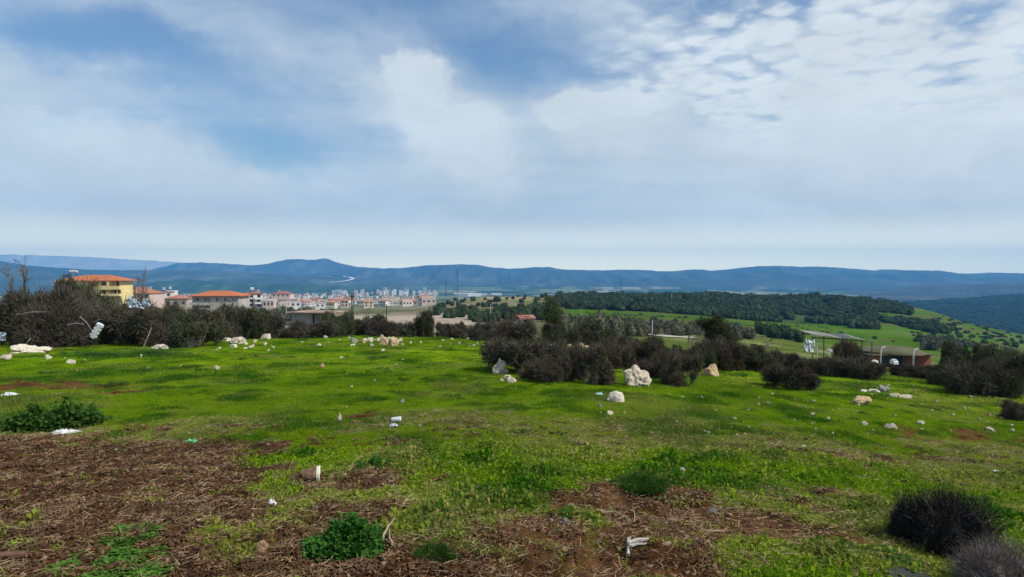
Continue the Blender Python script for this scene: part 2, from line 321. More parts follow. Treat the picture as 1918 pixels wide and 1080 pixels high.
def terrain():
    az = np.concatenate([np.radians(np.linspace(-180, -46, 60)), np.radians(np.arange(-42, 42.01, .105)), np.radians(np.linspace(46, 180, 60))])
    rr = np.concatenate([[.15, .6, 1.2, 1.9], np.geomspace(2.5, 30, 270), np.geomspace(30.5, 1000, 210), np.geomspace(1030, 11200, 80)])
    A, RR = np.meshgrid(az, rr); X = RR*np.sin(A); Y = RR*np.cos(A); Z = ground(X, Y)
    n, m = X.shape; V = np.stack([X, Y, Z], -1).reshape(-1, 3)
    i, j = np.meshgrid(np.arange(n-1), np.arange(m-1), indexing='ij'); a = (i*m+j).ravel()
    F = np.stack([a, a+1, a+m+1, a+m], 1)
    x, y = V[:, 0], V[:, 1]; r = np.hypot(x, y); u = CU+FPX*x/np.maximum(y, 1)
    C = lambda *c: np.array(c)[None, :]
    mix = lambda a, b, w: a*(1-w[:, None])+b*w[:, None]
    lu = lush(x, y); grass = mix(C(.150, .235, .006)*np.ones((len(x), 1)), C(.075, .160, .007), sstep(.45, .62, lu))
    grass = mix(grass, C(.21, .21, .050), dry(x, y)*.3)
    so = soil(x, y); n1 = fbm(x*4, y*4, 3, 61)
    sl = mix(C(.060, .027, .011)*np.ones((len(x), 1)), C(.115, .056, .025), sstep(.35, .65, n1))
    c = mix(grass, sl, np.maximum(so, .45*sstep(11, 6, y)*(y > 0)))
    c = c*(1-.38*(1-so)*sstep(17, 9, y))[:, None]  # near ground darkened: shade in the gaps between grass blades put into its colour
    # beyond the lawn
    n2 = fbm(x*.06, y*.06, 4, 71, .6); n3 = fbm(x*.25, y*.25, 3, 77)
    scrub = mix(C(.060, .070, .028)*np.ones((len(x), 1)), C(.17, .145, .085), sstep(.45, .65, n2))
    rd = r+(n3-.5)*12
    c = mix(c, scrub, sstep(36, 50, rd)*(u < 1120)); c = mix(c, scrub, sstep(34, 60, rd)*(u >= 1120)*.7)
    nz = (n2-.5)*60
    # pale graded clearing
    w = sstep(600, 660, u+nz)*sstep(1010, 950, u+nz)*sstep(95, 125, y+nz*.2)*sstep(330, 250, y+nz*.6)
    c = mix(c, C(.42, .35, .27)*(1-.35*(fbm(x*.12, y*.12, 4, 79)[:, None])), w)
    # meadow, olives, wood, right slope
    w = sstep(1000, 1080, u)*sstep(1440, 1390, u+nz)*sstep(135, 160, y)*sstep(330, 290, y+nz*.3); c = mix(c, C(.085, .078, .036), w)
    me = sstep(1030, 1060, u)*sstep(1430+0*u, 1500, u+0*y)*sstep(150, 215, y+nz*.2); me = np.maximum(me, sstep(1030, 1060, u)*sstep(270, 300, y+nz*.2+(1300-u)*.05))
    me = me*sstep(1100, 900, y)
    c = mix(c, mix(C(.048, .112, .008)*np.ones((len(x), 1)), C(.078, .108, .018), sstep(.4, .7, fbm(x*.03, y*.03, 4, 83))), me)
    fo = sstep(1040, 1070, u)*sstep(1790, 1700, u)*sstep(415, 440, y-(u-1300)*.02+nz*.2)*sstep(1000, 900, y); c = mix(c, C(.035, .06, .02), fo*.75)
    w = sstep(1600, 1700, u)*sstep(110, 180, y)*sstep(900, 800, y); c = mix(c, mix(C(.055, .118, .010)*np.ones((len(x), 1)), C(.095, .110, .034), sstep(.42, .62, n2)), w)
    w = sstep(790, 850, u)*sstep(1075, 1030, u)*sstep(330, 400, y)*sstep(900, 800, y); c = mix(c, mix(C(.09, .13, .04)*np.ones((len(x), 1)), C(.26, .20, .12), sstep(.40, .6, n2)), w)
    # town floor and far plain: patchwork of fields and woods
    w = sstep(330, 450, y)*(u < 800); c = mix(c, mix(C(.10, .12, .05)*np.ones((len(x), 1)), C(.22, .20, .15), sstep(.45, .6, fbm(x*.02, y*.02, 4, 87))), w)
    w = sstep(900, 1300, r); f1 = fbm(x*.0032, y*.0016, 4, 91, .6); f2 = fbm(x*.006+5, y*.0025, 3, 95)
    pl = mix(C(.030, .055, .022)*np.ones((len(x), 1)), C(.14, .16, .07), sstep(.52, .6, f1)); pl = mix(pl, C(.34, .30, .22), sstep(.66, .72, f2))
    c = mix(c, pl, w)
    w = sstep(1660, 1760, u)*sstep(1150, 1400, r)*sstep(3600, 3300, r); c = mix(c, mix(C(.016, .026, .013)*np.ones((len(x), 1)), C(.035, .038, .024), sstep(.4, .62, fbm(x*.012, y*.012, 5, 99, .65))), w)
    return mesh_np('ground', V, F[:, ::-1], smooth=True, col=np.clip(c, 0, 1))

# ------------------------------------------------------------ materials
def nodes(name):
    m = bpy.data.materials.new(name); m.use_nodes = True; nt = m.node_tree; b = nt.nodes['Principled BSDF']; return m, nt, nt.nodes, nt.links, b
def mat(name, c, rough=.85, var=.25, scale=6.0, bump=0.0, bscale=None, c2=None, t2=(.45, .6), s2=3.0, metal=0.0, obj_rand=0.0, inst=None, translucent=0.0, spec=.3, coord='Object', attr=False, detail=4, hue=0.0, c3=None, s3=9., t3=(.55, .62)):
    m, nt, N, L, b = nodes(name)
    b.inputs['Roughness'].default_value = rough; b.inputs['Metallic'].default_value = metal; b.inputs['Specular IOR Level'].default_value = spec
    tc = N.new('ShaderNodeTexCoord').outputs[coord]
    def noise(s, d=detail, r_=.6):
        n = N.new('ShaderNodeTexNoise'); n.inputs['Scale'].default_value = s; n.inputs['Detail'].default_value = d; n.inputs['Roughness'].default_value = r_; L.new(tc, n.inputs['Vector']); return n
    if attr:
        a = N.new('ShaderNodeAttribute'); a.attribute_name = 'col'; col = a.outputs['Color']
    else:
        rgb = N.new('ShaderNodeRGB'); rgb.outputs[0].default_value = (*c[:3], 1); col = rgb.outputs[0]
    def mixc(fac, A, B, bt='MIX'):
        x = N.new('ShaderNodeMix'); x.data_type = 'RGBA'; x.blend_type = bt
        if isinstance(fac, (int, float)): x.inputs['Factor'].default_value = fac
        else: L.new(fac, x.inputs['Factor'])
        for k, v in (('A', A), ('B', B)):
            if isinstance(v, tuple): x.inputs[k].default_value = (*v[:3], 1)
            else: L.new(v, x.inputs[k])
        return x.outputs['Result']
    def ramp(v, a, b_):
        r_ = N.new('ShaderNodeMapRange'); r_.interpolation_type = 'SMOOTHSTEP'; L.new(v, r_.inputs[0]); r_.inputs[1].default_value = a; r_.inputs[2].default_value = b_; return r_.outputs[0]
    if c2: col = mixc(ramp(noise(s2).outputs[0], *t2), col, c2)
    if c3: col = mixc(ramp(noise(s3, 5, .65).outputs[0], *t3), col, c3)
    if inst:     # (attribute, colour at 1)
        for an, cc in inst:
            a = N.new('ShaderNodeAttribute'); a.attribute_type = 'INSTANCER'; a.attribute_name = an; col = mixc(a.outputs['Fac'], col, cc)
    hs = N.new('ShaderNodeHueSaturation'); L.new(col, hs.inputs['Color']); col = hs.outputs[0]
    v = None
    mth = lambda op, a, b_: (lambda n: ([L.new(q, n.inputs[i]) if not isinstance(q, (int, float)) else setattr(n.inputs[i], 'default_value', q) for i, q in enumerate((a, b_))], setattr(n, 'operation', op), n.outputs[0])[-1])(N.new('ShaderNodeMath'))
    v = mth('ADD', mth('MULTIPLY', mth('SUBTRACT', noise(scale).outputs[0], .5), var*4), 1.0)
    if obj_rand or hue:
        oi = N.new('ShaderNodeObjectInfo').outputs['Random']
        if obj_rand: v = mth('ADD', v, mth('MULTIPLY', mth('SUBTRACT', oi, .5), obj_rand*2))
        if hue: L.new(mth('ADD', mth('MULTIPLY', mth('SUBTRACT', oi, .5), hue), .5), hs.inputs['Hue'])
    v = mth('MAXIMUM', v, .15)
    L.new(v, hs.inputs['Value'])
    L.new(col, b.inputs['Base Color'])
    if bump:
        bp = N.new('ShaderNodeBump'); bp.inputs['Strength'].default_value = 1; bp.inputs['Distance'].default_value = bump
        L.new(noise(bscale or scale*3, 6, .65).outputs[0], bp.inputs['Height']); L.new(bp.outputs[0], b.inputs['Normal'])
    if translucent:
        t = N.new('ShaderNodeBsdfTranslucent'); L.new(col, t.inputs[0]); ms = N.new('ShaderNodeMixShader'); ms.inputs[0].default_value = translucent
        L.new(b.outputs[0], ms.inputs[1]); L.new(t.outputs[0], ms.inputs[2]); L.new(ms.outputs[0], N['Material Output'].inputs[0])
    return m

def ground_material():
    m, nt, N, L, b = nodes('ground'); b.inputs['Roughness'].default_value = .95; b.inputs['Specular IOR Level'].default_value = 0
    tc = N.new('ShaderNodeTexCoord').outputs['Object']
    a = N.new('ShaderNodeAttribute'); a.attribute_name = 'col'
    def noise(s, d, r_=.6):
        n = N.new('ShaderNodeTexNoise'); n.inputs['Scale'].default_value = s; n.inputs['Detail'].default_value = d; n.inputs['Roughness'].default_value = r_; L.new(tc, n.inputs['Vector']); return n.outputs[0]
    def mr(x, lo, hi):
        r_ = N.new('ShaderNodeMapRange'); L.new(x, r_.inputs[0]); r_.inputs[1].default_value = .3; r_.inputs[2].default_value = .7; r_.inputs[3].default_value = lo; r_.inputs[4].default_value = hi; return r_.outputs[0]
    v1 = mr(noise(22, 6, .7), .45, 1.55); v2 = mr(noise(1.3, 5, .6), .75, 1.25); v3 = mr(noise(.09, 6, .65), .75, 1.25); v4 = mr(noise(.006, 6, .7), .7, 1.3)
    def mul(x, y):
        n = N.new('ShaderNodeMath'); n.operation = 'MULTIPLY'; L.new(x, n.inputs[0]); L.new(y, n.inputs[1]); return n.outputs[0]
    v = mul(mul(v1, v2), mul(v3, v4))
    vm = N.new('ShaderNodeVectorMath'); vm.operation = 'SCALE'; L.new(a.outputs['Color'], vm.inputs[0]); L.new(v, vm.inputs['Scale'])
    L.new(vm.outputs[0], b.inputs['Base Color'])
    bp = N.new('ShaderNodeBump'); bp.inputs['Distance'].default_value = .03; L.new(noise(18, 8, .7), bp.inputs['Height']); L.new(bp.outputs[0], b.inputs['Normal'])
    return m

gm = terrain(); gm.materials.append(ground_material()); g = ob('ground', gm); tag(g, 'rough grassy hillside with bare soil falling away to a wide valley', kind='structure')

# ------------------------------------------------------------ distant ridges
M_RIDGE = None
def ridge(name, label, pts, depth, fore, col, seed, base=-115, zr=1.0, col2=None):
    """silhouette pts (column,row) at a given depth; fore = how far the slope comes forward"""
    us = np.linspace(pts[0][0], pts[-1][0], int((pts[-1][0]-pts[0][0])/3.2)+2)
    vs = np.interp(us, [p[0] for p in pts], [p[1] for p in pts])
    k = np.hanning(7); k /= k.sum(); vs = np.convolve(np.pad(vs, 3, 'edge'), k, 'valid'); vs = vs+(fbm(us*.05, us*0+seed, 5, seed, .6)-.5)*2.6
    top = -(vs-HV)/FPX*depth
    nb = 26; V = []
    for q in range(nb+10):
        if q <= nb: s = q/nb; y = depth-fore*(1-s); prof = s**.8*(1-.25*math.sin(s*math.pi))
        else: s = (q-nb)/9; y = depth+fore*s; prof = 1-s*.999
        ww = math.sin(min(q/nb, 1)*math.pi)
        x = (us-CU)/FPX*y
        n = fbm(x/(fore*.16), y/(fore*.4)+0*x, 5, seed, .55)-.5
        n2 = 1-np.abs(2*fbm(x/(fore*.10)+9, y/(fore*.9)+0*x, 4, seed+5, .5)-1)
        h = base+(top-base)*prof+(n*1.3+(n2-.75)*1.9)*(top-base)*.50*ww*zr+(top-base)*.05*(fbm(x/(fore*.03), y/fore+0*x, 4, seed+9)-.5)
        V.append(np.stack([x, y+0*x, h+CAMZ], 1))
    n, m = len(V), len(us); V = np.concatenate(V)
    i, j = np.meshgrid(np.arange(n-1), np.arange(m-1), indexing='ij'); a = (i*m+j).ravel()
    x, y = V[:, 0], V[:, 1]
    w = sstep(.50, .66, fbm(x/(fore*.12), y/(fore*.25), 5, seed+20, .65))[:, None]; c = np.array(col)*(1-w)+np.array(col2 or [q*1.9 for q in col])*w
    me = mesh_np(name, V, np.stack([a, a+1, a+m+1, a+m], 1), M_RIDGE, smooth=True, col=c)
    return tag(ob(name, me), label, kind='structure')
M_RIDGE = mat('ridge_forest', (.04, .05, .03), rough=1, var=.22, scale=.004, attr=True, bump=12, bscale=.01, spec=.05)
ridge('mountain', 'pale hazy mountain farthest off', [(-700, 470), (-200, 474), (0, 477), (120, 480), (200, 484), (300, 490), (420, 496), (560, 503), (640, 516)], 10300, 900, (.40, .41, .40), 3, zr=0, col2=(.43, .44, .43))  # rain haze is painted into this mountain's pale base colours
ridge('mountain', 'blue mountain with a rounded double summit', [(250, 515), (330, 494), (375, 492), (430, 495), (475, 497.5), (505, 494), (535, 486.5), (560, 486), (585, 487.5), (612, 484.5), (632, 493), (670, 500), (720, 504), (800, 507), (900, 515)], 9300, 1300, (.055, .055, .048), 11)
ridge('mountain', 'long dark blue range along the horizon', [(560, 520), (640, 505), (700, 503.5), (755, 502), (800, 498), (850, 495.5), (893, 496), (925, 502), (960, 504), (1000, 501), (1030, 500.5), (1052, 505), (1120, 507.5), (1165, 505.5), (1215, 506), (1240, 509.5), (1310, 505), (1332, 508), (1360, 505), (1395, 501), (1440, 498), (1500, 500), (1560, 500.5), (1640, 507), (1648, 505), (1760, 508), (1800, 513), (1850, 511.5), (1918, 513), (2200, 508), (2700, 512)], 8500, 2400, (.046, .048, .038), 23)
ridge('hill', 'low blue hills behind the houses', [(-700, 480), (-100, 484), (0, 489), (60, 499), (110, 502), (160, 506), (260, 507), (400, 508), (480, 512), (560, 516), (640, 521), (760, 529)], 6400, 1800, (.044, .050, .036), 31)
ridge('hill', 'dark wooded rise at the far edge of the plain', [(250, 536), (300, 527), (360, 525), (450, 531), (560, 532), (650, 536), (720, 541)], 4300, 600, (.028, .048, .022), 37, base=-104, zr=.5)
ridge('hill', 'purple blue ridge beyond the right slope', [(1480, 551), (1560, 548), (1640, 543), (1700, 536.5), (1750, 533.5), (1770, 534.5), (1830, 532), (1918, 526.5), (2200, 515), (2700, 520)], 5000, 1500, (.045, .045, .035), 43, base=-125)

# ------------------------------------------------------------ haze
def haze():
    b = MB(); b.box(-15900, 15900, -11600, 11300, -230, 400)
    m = bpy.data.materials.new('haze'); m.use_nodes = True; N = m.node_tree.nodes; N.clear()
    o = N.new('ShaderNodeOutputMaterial'); v = N.new('ShaderNodeVolumePrincipled'); m.node_tree.links.new(v.outputs[0], o.inputs['Volume'])
    v.inputs['Color'].default_value = HAZE_COL; v.inputs['Density'].default_value = HAZE_D; v.inputs['Anisotropy'].default_value = 0.0
    h = ob('haze', b.mesh('haze', m)); tag(h, 'thin blue haze over the valley', kind='stuff')
HAZE_COL = (.13, .50, 1.0, 1); HAZE_D = 1.15e-4
haze()
#NEXT
# ------------------------------------------------------------ plant building blocks (numpy)
def nrm(a): return a/np.maximum(np.linalg.norm(a, axis=-1, keepdims=True), 1e-9)
def ribbons(P, D, Ln, Wd, bend, g):
    """bent tapering strips: 2 segments each"""
    n = len(P); Rn = g.normal(size=(n, 3)); S = nrm(np.cross(D, Rn))*Wd[:, None]; B = nrm(Rn)*bend[:, None]
    p1 = P+D*(Ln*.5)[:, None]+B*.25*Ln[:, None]; p2 = p1+nrm(D+B)*(Ln*.5)[:, None]
    V = np.stack([P-S, P+S, p1+S*.8, p1-S*.8, p2], 1).reshape(-1, 3); i = np.arange(n)*5
    return V, np.stack([i+3, i+2, i+4], 1), np.stack([i, i+1, i+2, i+3], 1)
def leaves(P, D, Ln, Wd, g):
    n = len(P); S = nrm(np.cross(D, g.normal(size=(n, 3))))*Wd[:, None]
    V = np.stack([P, P+D*(Ln*.5)[:, None]+S, P+D*Ln[:, None], P+D*(Ln*.5)[:, None]-S], 1).reshape(-1, 3); i = np.arange(n)*4
    return V, np.stack([i, i+1, i+2, i+3], 1)
def lobes(g, n, spread=.5, r=(.35, .55), hz=(.15, .6)):
    a = g.random(n)*2*np.pi; q = np.sqrt(g.random(n))*spread
    return np.stack([np.cos(a)*q, np.sin(a)*q, g.uniform(*hz, n)], 1), g.uniform(*r, n)
def shell(g, n, C, Rr, lo=.7, hi=1.0, zmin=0.0):
    out_p = []; out_d = []; t = 0
    w = Rr**2/np.sum(Rr**2)
    while t < n:
        k = g.choice(len(C), n*2, p=w); d = nrm(g.normal(size=(n*2, 3))); f = g.uniform(lo, hi, n*2)*(.58+.78*vnoise3(d*3.1+C[k]*5))
        p = C[k]+d*(Rr[k]*f)[:, None]
        ok = p[:, 2] > zmin
        for c, r in zip(C, Rr): ok &= (np.linalg.norm(p-c, axis=1) > r*lo*.72)
        out_p.append(p[ok]); out_d.append(d[ok]); t += ok.sum()
        if len(out_p) > 30: break
    return np.concatenate(out_p)[:n], np.concatenate(out_d)[:n]
def icos(sub=2):
    import bmesh
    b = bmesh.new(); bmesh.ops.create_icosphere(b, subdivisions=sub, radius=1); V = np.array([v.co[:] for v in b.verts]); F = np.array([[v.index for v in f.verts] for f in b.faces]); b.free(); return V, F
ICO = {k: icos(k) for k in (1, 2, 3, 4)}

M_TWIG = mat('twig_purple_brown', (.052, .043, .034), rough=.95, var=.35, scale=3, obj_rand=.3, hue=.03, spec=.05, c2=(.135, .112, .088), t2=(.45, .62), s2=60)
M_TWIGD = mat('twig_dark', (.040, .031, .023), rough=.9, var=.3, scale=6, obj_rand=.15, c2=(.10, .085, .07), s2=50)
M_STEM = mat('bare_branch', (.13, .11, .095), rough=.9, var=.2, scale=12)
M_LEAFD = mat('leaf_dark_green', (.026, .042, .012), rough=.8, var=.35, scale=3, obj_rand=.25, hue=.02, c2=(.085, .095, .028), s2=40, translucent=.22, spec=.4)
M_LEAFO = mat('leaf_olive_brown', (.075, .065, .020), rough=.8, var=.35, scale=5, obj_rand=.15, c2=(.11, .07, .025), s2=30, translucent=.25)
M_LEAFG = mat('leaf_grey_green', (.075, .085, .050), rough=.8, var=.3, scale=.6, obj_rand=.25, hue=.03, c2=(.12, .11, .07), s2=1, translucent=.2)
M_CROWN = mat('crown_evergreen', (.034, .052, .022), rough=.85, var=.4, scale=.5, obj_rand=.3, hue=.03, c2=(.05, .07, .025), s2=1.2, translucent=.12, spec=.1)

def bush_meshes(kind, seed, nt=5200, nl=2600, fine=1.0, dome=False):
    """unit bush: radius about 1, height about 1. returns dict part -> mesh"""
    g = np.random.default_rng(seed); C, Rr = lobes(g, g.integers(11, 19), .82, (.15, .42), (.05, .62)) if not dome else lobes(g, 14, .62, (.34, .50), (.10, .50)); out = {}
    # keep to a unit box
    mx = np.max(np.abs(C[:, :2])+Rr[:, None]); mz = np.max(C[:, 2]+Rr); C = C/np.array([mx, mx, mz]); Rr = Rr/max(mx, mz)
    Vs = []; F3 = []; F4 = []; n0 = 0
    def addr(V, f3, f4):
        nonlocal n0
        Vs.append(V); F3.append(f3+n0); F4.append(f4+n0); n0 += len(V)
    # dense inner wood
    V0, F0 = ICO[2]
    for c, r in zip(C, Rr):
        q = V0*(r*.52*(.75+.5*vnoise3(V0*2.3+c*7+seed))[:, None])+c; q[:, 2] = np.maximum(q[:, 2], 0.0)
        addr(q, F0, np.zeros((0, 4), int))
    P, D = shell(g, nt, C, Rr, .55, 1.04, .0)
    up = np.array([0, 0, .45 if kind != 'G' else .15]); D2 = nrm(D*.8+up+g.normal(size=D.shape)*.45)
    addr(*ribbons(P-D*.06, D2, g.uniform(.08, .26, nt)*(1.0 if kind != 'G' else .7), g.uniform(.0035, .0085, nt)/fine, g.uniform(.1, .9, nt), g))
    k = nt//12; P, D = shell(g, k, C, Rr, .9, 1.1, .1); D2 = nrm(D+np.array([0, 0, .6])+g.normal(size=D.shape)*.5)
    addr(*ribbons(P-D*.1, D2, g.uniform(.2, .42, k), g.uniform(.002, .0045, k)/fine, g.uniform(.2, 1.1, k), g))
    out['twigs'] = mesh_np('bush_twigs', np.concatenate(Vs), [np.concatenate(F3), np.concatenate(F4)], M_TWIG if kind in 'PM' else M_TWIGD)
    # a few thick stems
    mb = MB()
    for i in range(9 if not dome else 46):
        c = C[i % len(C)]; r = Rr[i % len(Rr)]; e = c+nrm(np.array([g.normal(), g.normal(), abs(g.normal())+.3]))*r*(1.05 if not dome else 1.22)
        m_ = e*.5+g.normal(size=3)*.08; m_[2] = abs(m_[2]); mb.tube([(e[0]*.15, e[1]*.15, 0), m_, e], [.022/fine, .014/fine, .005/fine], 4)
    out['stem'] = mb.mesh('bush_stem', M_STEM)
    if nl:
        P, D = shell(g, nl, C, Rr, .78, 1.03, .0)
        cl = vnoise3(P*5+seed*3); keep = cl > (.36 if kind == 'G' else .5); P, D = P[keep], D[keep]; n = len(P)
        D2 = nrm(D*.5+g.normal(size=D.shape)+np.array([0, 0, .3])); s = g.uniform(.022, .048, n)/fine**.7
        V, F = leaves(P, D2, s*1.3, s*.42, g); out['foliage'] = mesh_np('bush_foliage', V, F, {'G': M_LEAFD, 'P': M_LEAFD, 'M': M_LEAFO}[kind])
    return out
BUSH = {'P': [bush_meshes('P', 100+i, 9500, 6500) for i in range(7)], 'G': [bush_meshes('G', 200+i, 4500, 15000) for i in range(4)], 'M': [bush_meshes('M', 300+i, 7500, 9000) for i in range(3)]}
_bi = 0
def bush(u, v, wpx, hpx, kind, label, group=None, y=None, meshes=None, name=None, sink=.03, cat='bush'):
    global _bi; _bi += 1
    p = pix(u, v) if y is None else at(u, y)
    w = wpx*p.y/FPX/2*1.06; h = hpx*p.y/FPX*1.04
    o = thing(name or {'P': 'thorny_bush', 'G': 'evergreen_bush', 'M': 'scrub_bush'}[kind], label, cat, (p.x, p.y+w*.5, float(ground(np.array(p.x), np.array(p.y+w*.5)))-sink), random.uniform(0, 6.28), group)
    zt = p.z+h; h = zt-o.location.z
    o.scale = (w, w*random.uniform(.85, 1.1), h)
    for k, me in (meshes or BUSH[kind][_bi % len(BUSH[kind])]).items(): ob(k, me, o)
    return o

# ------------------------------------------------------------ bushes the photograph shows
BL = [  # column, row of base, width, height (photo px), kind, label, [distance]
    (25, 650, 190, 112, 'P', 'tall brown thicket at the left edge under the bare tree', 27.5),
    (120, 648, 150, 100, 'M', 'brown bush in front of the yellow house, leaves at its foot', 29),
    (146, 642, 105, 116, 'G', 'tall dark evergreen bush hiding part of the yellow house', 33),
    (95, 654, 170, 78, 'P', 'purplish bare bush behind the pale flat rock', 25),
    (215, 652, 150, 92, 'P', 'bare bush with the white roll caught in its branches', 26.5),
    (262, 646, 120, 74, 'P', 'bare bush with grey plastic film on its top', 29),
    (300, 652, 150, 72, 'P', 'wide purplish bush leaning over the pale stick', 26),
    (352, 657, 118, 66, 'G', 'rounded dark bush at the right end of the left hedge', 24.5),
    (375, 646, 90, 62, 'M', 'brown leafy bush below the grey house with the orange roof', 29),
    (440, 632, 100, 66, 'G', 'dark bush covering the right end of the grey house', 32),
    (412, 636, 70, 48, 'P', 'small bare bush in a gap of the hedge beside the tall dark bush', 30),
    (480, 630, 90, 50, 'P', 'bare brown bush between the pink houses and the stones', 33),
    (505, 622, 55, 45, 'G', 'small dark bush beside the black railing', 37),
    (585, 629, 95, 34, 'P', 'low bare bush in front of the shed', 30),
    (625, 628, 66, 50, 'G', 'dark bush covering the right corner of the shed', 31),
    (545, 628, 60, 24, 'P', 'low bare bush at the left foot of the shed', 31),
    (678, 624, 80, 42, 'G', 'dark bush by the wooden pole with two legs', 33),
    (712, 626, 90, 32, 'P', 'low grey brown bush in front of the clearing', 32),
    (752, 624, 58, 30, 'G', 'small dark rounded bush behind the heap of stones', 33),
    (798, 622, 52, 52, 'G', 'upright dark bush standing above the clearing', 33),
    (822, 622, 46, 30, 'M', 'small brown bush at the foot of the upright dark bush', 31),
    (855, 622, 60, 28, 'P', 'low purplish bush by the orange boulder', 31),
    (906, 628, 64, 38, 'P', 'bare bush in front of the big white rock', 29.5),
    (862, 620, 26, 34, 'G', 'slim dark bush in front of the pale clearing', 36),
    (926, 634, 44, 24, 'G', 'small dark bush on the lawn crest near the white rock', 28),
    (948, 628, 50, 40, 'M', 'brown bush below the red roofed hut', 31),
    (985, 652, 110, 50, 'P', 'purple twiggy bush at the foot of the tall dark tree', 24.5),
    (1040, 645, 70, 40, 'P', 'bare bush just right of the tall dark tree', 27),
    (985, 707, 160, 66, 'P', 'wide purple thorn bush behind the white grey boulder', 14.6),
    (1040, 706, 80, 62, 'P', 'purple grey thorn bush in the middle of the central clump', 14.9),
    (1012, 719, 110, 50, 'M', 'low olive brown bush at the foot of the central clump', 13.2),
    (1068, 716, 60, 60, 'M', 'olive brown leafy bush wedged inside the central clump', 13.7),
    (1104, 726, 96, 76, 'M', 'dark leafy bush at the right end of the central clump', 13.0),
    (1095, 712, 80, 62, 'G', 'green topped bush at the back of the central clump', 14.6),
    (1085, 640, 70, 32, 'P', 'low purplish bush behind the yellow rocks', 30),
    (1120, 640, 90, 50, 'G', 'dark open bush behind the yellow rocks', 31),
    (1170, 640, 50, 32, 'G', 'small dark bush between the field road and the central clump', 30),
    (1186, 692, 120, 62, 'P', 'purple bush above the large pitted boulder', 17),
    (1235, 712, 90, 48, 'P', 'brown thorn bush touching the large pitted boulder', 15),
    (1152, 660, 70, 30, 'M', 'brown bush behind the central clump', 23),
    (1245, 640, 46, 18, 'P', 'low dark bush on the grass patch by the field road', 31),
    (1290, 724, 84, 62, 'M', 'grey tangled bush right of the large pitted boulder', 13.8),
    (1285, 690, 70, 52, 'G', 'dark bush behind the grey tangled bush', 17),
    (1310, 660, 60, 22, 'P', 'small bare bush under the white rock on the slope', 26),
    (1345, 686, 90, 60, 'P', 'dark thorny mass under the open crowned tree', 19.5),
    (1400, 692, 80, 52, 'G', 'black green bush right of the open crowned tree', 19),
    (1440, 690, 70, 40, 'P', 'bare bush right of the black green bush', 20),
    (1380, 662, 60, 34, 'G', 'dark bush just behind the open crowned tree', 27),
    (1470, 676, 70, 30, 'P', 'low bare bush before the white tarpaulin', 25),
    (1500, 723, 112, 46, 'P', 'wide low purple bush alone on the right lawn', 14.2),
    (1548, 672, 46, 30, 'P', 'rounded bare bush under the corrugated canopy', 27),
    (1596, 690, 74, 64, 'M', 'tall bare bush in front of the canopy posts', 21),
    (1565, 702, 70, 36, 'P', 'low bare bush at the front of the canopy', 19),
    (1632, 710, 80, 42, 'P', 'purplish bush before the red brick shelter', 18),
    (1592, 706, 70, 36, 'P', 'low thorny bush in the middle of the canopy group', 18.5),
    (1706, 699, 72, 20, 'P', 'low flat bush between the two concrete posts', 21),
    (1790, 716, 80, 62, 'G', 'dark evergreen bush right of the red brick shelter', 18),
    (1815, 716, 80, 82, 'G', 'tall dark bush in the right hedge', 20),
    (1835, 738, 100, 62, 'P', 'purplish bush at the front of the right hedge', 15.6),
    (1880, 722, 100, 80, 'G', 'grey green bush in front of the bent concrete post', 19),
    (1886, 742, 90, 62, 'P', 'bare bush beside the teal litter', 15.4),
    (1945, 730, 100, 72, 'P', 'tall bare bush cut by the right edge of the frame', 16.5),
    (1918, 773, 76, 36, 'P', 'low bush at the right edge in front of the hedge', 12.2),
    (118, 644, 84, 124, 'G', 'tallest dark evergreen bush before the left end of the yellow house', 31),
    (1738, 706, 70, 24, 'P', 'low bare bush at the foot of the red brick wall', 20),
    (1060, 655, 70, 34, 'G', 'dark bush behind the left end of the yellow outcrop', 25),
    (1205, 668, 90, 46, 'G', 'dark bush behind the purple bush above the pitted boulder', 20),
    (1160, 690, 70, 50, 'M', 'brown leafy bush filling the gap left of the pitted boulder', 16.5),
    (1260, 700, 66, 44, 'P', 'bare bush just behind the pitted boulder', 16),
    (1322, 706, 50, 40, 'G', 'small dark bush behind the tan pointed boulder', 18),
    (1370, 690, 70, 48, 'M', 'brown leafy bush at the foot of the open crowned tree', 18.5),
    (1425, 690, 80, 44, 'G', 'low black green bush left of the wide low purple bush', 18.5),
    (1455, 668, 80, 30, 'G', 'dark bush in the hollow before the canopy', 30),
    (1520, 690, 60, 28, 'P', 'low bare bush behind the wide low purple bush', 20),
    (1640, 690, 50, 26, 'P', 'small bare bush left of the concrete post', 22),
    (1800, 705, 90, 60, 'P', 'bare bush in the middle of the right hedge', 22),
    (1862, 730, 70, 62, 'M', 'brown leafy bush in the right hedge', 17),
    (60, 640, 120, 90, 'G', 'dark evergreen patch in the left thicket', 28.5),
    (290, 640, 80, 66, 'G', 'dark evergreen bush behind the pale stick', 27.5),
    (470, 628, 60, 44, 'G', 'dark bush left of the black railing', 35),
    (650, 624, 70, 30, 'M', 'low brown bush between the shed and the clearing', 32),
    (735, 622, 50, 34, 'P', 'bare bush behind the rubble heap', 34),
    (885, 626, 50, 26, 'G', 'dark bush between the orange boulder and the white rock', 32),
]
for b in BL: bush(b[0], b[1], b[2], b[3], b[4], b[5], 'bushes round the lawn', y=b[6])

